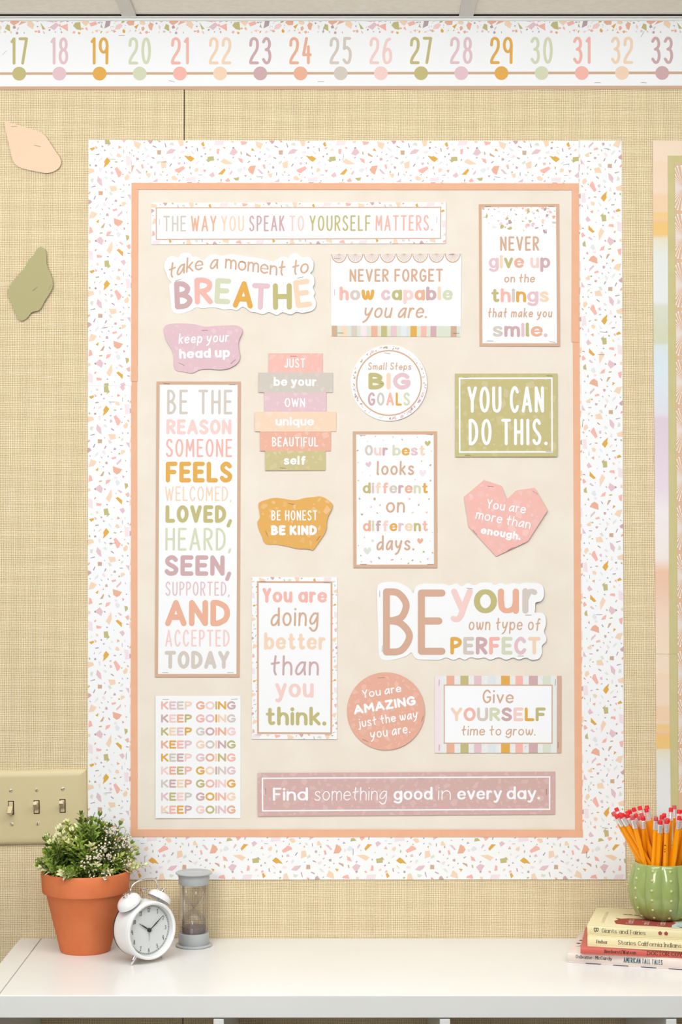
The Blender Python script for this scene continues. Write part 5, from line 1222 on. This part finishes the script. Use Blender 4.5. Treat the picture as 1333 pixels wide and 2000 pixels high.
for i in range(6):
    a = 2 * PI * i / 6; e1 = Vector((-math.sin(fa), math.cos(fa), 0)); e2 = Vector((0, 0, 1)); g.ball(fc + Vector((math.cos(fa), math.sin(fa), 0)) * .006 + e1 * .007 * math.cos(a) + e2 * .007 * math.sin(a), .0055, RDF, 12, 8)
part('flower', g, cup, world=False, smooth=True); g = Geo(); g.ball(fc + Vector((math.cos(fa), math.sin(fa), 0)) * .011, .004, mat('flower_yellow', (230, 180, 80), .3), 12, 8); part('flower_centre', g, cup, world=False, smooth=True)

YEL = mat('pencil_yellow', (255, 160, 2), .42, .35, k=.92, coat=.05); FER = mat('ferrule_metal', (246, 242, 238), .3, .5, .7, k=1); ERS = mat('eraser_red', (232, 48, 54), .6, k=.88); ERP = mat('eraser_pink', (206, 92, 92), .75, k=.88)
INK = mat('pencil_stamp', (46, 38, 24), .6); WOOD = mat('pencil_wood', (226, 190, 140), .8)
pz = Z(1193, 1560, 9.52)
PEN = [((50, 225), (415, 1130), .3, 1), ((78, 300), (440, 1185), -.2, 0), ((158, 195), (480, 1150), .45, 0), ((160, 290), (505, 1190), -.35, 0), ((192, 255), (530, 1150), .25, 0), ((262, 208), (560, 1140), .6, 0),
       ((240, 330), (545, 1195), -.75, 0), ((345, 190), (600, 1140), .7, 0), ((395, 150), (650, 1140), .85, 0), ((378, 325), (580, 1200), -.8, 0), ((465, 352), (625, 1205), -.95, 1), ((492, 330), (640, 1180), -.5, 0),
       ((548, 362), (655, 1190), -.6, 1), ((588, 305), (680, 1170), .0, 1), ((636, 372), (605, 1212), -1.05, 0), ((575, 155), (740, 1150), .65, 0), ((640, 120), (860, 1140), .95, 0), ((650, 180), (800, 1150), .4, 0),
       ((877, 335), (680, 1222), -.9, 1), ((942, 315), (840, 1190), -.2, 0), ((953, 405), (770, 1225), -1.05, 0), ((1005, 265), (880, 1170), .25, 0), ((1020, 360), (850, 1215), -.6, 0), ((1118, 395), (900, 1190), -.35, 0),
       ((1062, 135), (960, 1150), .7, 0), ((1150, 112), (1040, 1150), .95, 1), ((1278, 180), (1080, 1150), .7, 0), ((1285, 325), (890, 1235), -1.0, 0), ((1335, 195), (1130, 1160), .4, 0), ((1345, 375), (985, 1230), -.85, 0),
       ((1400, 330), (1080, 1225), -.6, 0), ((1455, 420), (1180, 1215), -.85, 0), ((1480, 250), (1200, 1180), .2, 0)]
def pencil_meshes():
    out = {}; L_ = 1.0
    return out
rr = random.Random(4); axc = Vector((cx, cyy, 0)); placed = []
positions_txt = {}
SEG = []
RIM = Zc + .0925; FLR = Zc + .0105
for hd, rm, dp, pk in PEN:
    hx, hy = pz(*hd); rx, ry = pz(*rm)
    Hh_ = W(hx, hy, -(CAM.y + D_ + dp * .050)); Rr_ = W(rx, ry, -(CAM.y + D_ + dp * .028))
    rel = Vector((Rr_.x - cx, Rr_.y - cyy)); rel.x = max(-.0385, min(.0385, rel.x)); m_ = math.sqrt(max(0, .0385 ** 2 - rel.x ** 2)); rel.y = max(-m_, min(m_, rel.y))
    Rr_ = Vector((cx + rel.x, cyy + rel.y, RIM))
    d = (Rr_ - Hh_) / (Rr_.z - Hh_.z); tip = Rr_ + d * (FLR - RIM)
    SEG.append([Hh_, tip, Hh_.copy()])
def keep(sg):
    r = Vector((sg[1].x - cx, sg[1].y - cyy)); 
    if r.length > .031: r = r.normalized() * .031
    sg[1] = Vector((cx + r.x, cyy + r.y, FLR))
    f = (RIM - FLR) / (sg[0].z - FLR); q = sg[1].lerp(sg[0], f); r = Vector((q.x - cx, q.y - cyy))
    if r.length > .0385:
        e = r.normalized() * .0385 - r; sg[1].x += e.x; sg[1].y += e.y; sg[0].y += e.y
def closest(p1, q1, p2, q2):
    d1, d2, r = q1 - p1, q2 - p2, p1 - p2; a_, e_, f_ = d1.dot(d1), d2.dot(d2), d2.dot(r); c_ = d1.dot(r); b_ = d1.dot(d2); dn = a_ * e_ - b_ * b_
    s_ = max(0, min(1, (b_ * f_ - c_ * e_) / dn)) if dn > 1e-12 else 0
    t_ = (b_ * s_ + f_) / e_
    if t_ < 0: t_ = 0; s_ = max(0, min(1, -c_ / a_))
    elif t_ > 1: t_ = 1; s_ = max(0, min(1, (b_ - c_) / a_))
    return s_, t_, (p1 + d1 * s_) - (p2 + d2 * t_)
for it in range(260):
    bad = 0
    for i in range(len(SEG)):
        for j in range(i):
            A, B = SEG[i], SEG[j]; s_, t_, v = closest(A[0], A[1], B[0], B[1]); L_ = v.length
            if L_ < .0082:
                bad += 1
                if L_ < 1e-5: v = Vector((0, 1, 0)); L_ = 1
                e = v / L_ * (.0084 - min(L_, .0084)) * .5; e.z = 0
                for S_, w_, sg in ((A, s_, 1), (B, t_, -1)):
                    S_[0] += Vector((e.x * .3, e.y, 0)) * sg * (1 - w_); S_[1] += e * sg * w_ * 1.2
    for S_ in SEG:
        keep(S_)
        for ax_, lim in (('x', .0025), ('y', .030)): setattr(S_[0], ax_, max(getattr(S_[2], ax_) - lim, min(getattr(S_[2], ax_) + lim, getattr(S_[0], ax_))))
    if not bad: break
for i, (hd, rm, dp, pk) in enumerate(PEN):
    hx, hy = pz(*hd); Hh_, tip = SEG[i][0], SEG[i][1]; d = (tip - Hh_).normalized(); Lp = (tip - Hh_).length
    nm = ('pink-ended' if pk else 'red-ended')
    depth_w = 'in the front row' if dp < -.7 else ('in the back row' if dp > .55 else 'in the middle rows')
    rt = thing('pencil', 'x', 'pencil', Hh_, 0, 'yellow pencils in the cactus cup'); rt.rotation_mode = 'QUATERNION'; rt.rotation_quaternion = d.to_track_quat('Z', 'Y')
    placed.append((rt, 666.5 + F_PX * Hh_.x / (Hh_.y - CAM.y), 1060 + F_PX * (CAM.z - Hh_.z) / (Hh_.y - CAM.y), pk))
    tw = rr.uniform(0, 1); R6 = .0039
    hexv = lambda z_, r_: [Vector((r_ * math.cos(PI * k / 3 + tw), r_ * math.sin(PI * k / 3 + tw), z_)) for k in range(6)]
    g = Geo(); v_ = hexv(.021, R6) + hexv(Lp - .016, R6); g.mesh(v_, [(k, (k + 1) % 6, 6 + (k + 1) % 6, 6 + k) for k in range(6)] + [tuple(range(6))[::-1], tuple(range(6, 12))], YEL); bd = part('barrel', g, rt, world=False)
    g = Geo(); g.lathe([(R6 * .95, Lp - .016), (.0012, Lp - .003)], WOOD, 12); g.lathe([(.0012, Lp - .003), (.0001, Lp)], GRN, 12); part('point', g, rt, world=False)
    g = Geo(); pf = [(.0036, .0070), (.0041, .0074), (.0039, .0082), (.0041, .0090), (.0039, .0098), (.0041, .0106), (.0039, .0128), (.0039, .0160), (.0041, .0170), (.0039, .0180), (.0041, .0190), (.0039, .0200), (.0042, .0215), (.0038, .0218)]
    g.lathe(pf, FER, 18); part('ferrule', g, rt, world=False, smooth=True)
    g = Geo(); g.lathe([(.0001, 0), (.0026, .0), (.0034, .0007), (.0036, .0016), (.0037, .0090)], ERP if pk else ERS, 18); part('eraser', g, rt, world=False, smooth=True)
    if i in (4, 9, 11, 16, 22, 23):
        # the stamped 2 on a face of the barrel turned to the camera
        view = (rt.rotation_quaternion.to_matrix().transposed()) @ Vector((0, -1, .1)); va = math.atan2(view.y, view.x)
        fa_ = min((PI * (k + .5) / 3 + tw for k in range(-7, 7)), key=lambda q_: abs(math.atan2(math.sin(q_ - va), math.cos(q_ - va))))
        nr = Vector((math.cos(fa_), math.sin(fa_), 0)); sd_ = Vector((-math.sin(fa_), math.cos(fa_), 0)); g = Geo()
        draw(g, layout('2', 0, .0050, -.0016, .0016, .0009, 'X', 'cap', kfix=1.2), lambda a, b_, l: nr * (R6 * .866 + .00008 + l) + sd_ * b_ + Vector((0, 0, .040 + a)), .00003)
        draw(g, layout('HB', 0, .0060, -.0012, .0012, .0005, 'X', 'cap'), lambda a, b_, l: nr * (R6 * .866 + .00008 + l) + sd_ * b_ + Vector((0, 0, .048 + a)), .00003)
        part('stamp', g, bd, world=False); g_ = None

ordn = ['first', 'second', 'third', 'fourth', 'fifth', 'sixth', 'seventh', 'eighth', 'ninth', 'tenth', 'eleventh', 'twelfth', 'thirteenth', 'fourteenth', 'fifteenth', 'sixteenth', 'seventeenth', 'eighteenth', 'nineteenth', 'twentieth']
# heads fall into an upper bunch standing high and a lower bunch in front
hi = sorted([p for p in placed if p[2] < 1560 + 275 / 9.52], key=lambda p: p[1]); lo = sorted([p for p in placed if p[2] >= 1560 + 275 / 9.52], key=lambda p: p[1])
for grp, nm in ((hi, 'high'), (lo, 'low')):
    for k, (rt, hx, hy, pk) in enumerate(grp):
        col_ = 'faded pink' if pk else 'bright red'
        rt['label'] = '%s-tipped pencil, %s from the left in the %s' % (col_, ordn[k], 'taller back bunch' if nm == 'high' else 'lower front bunch')
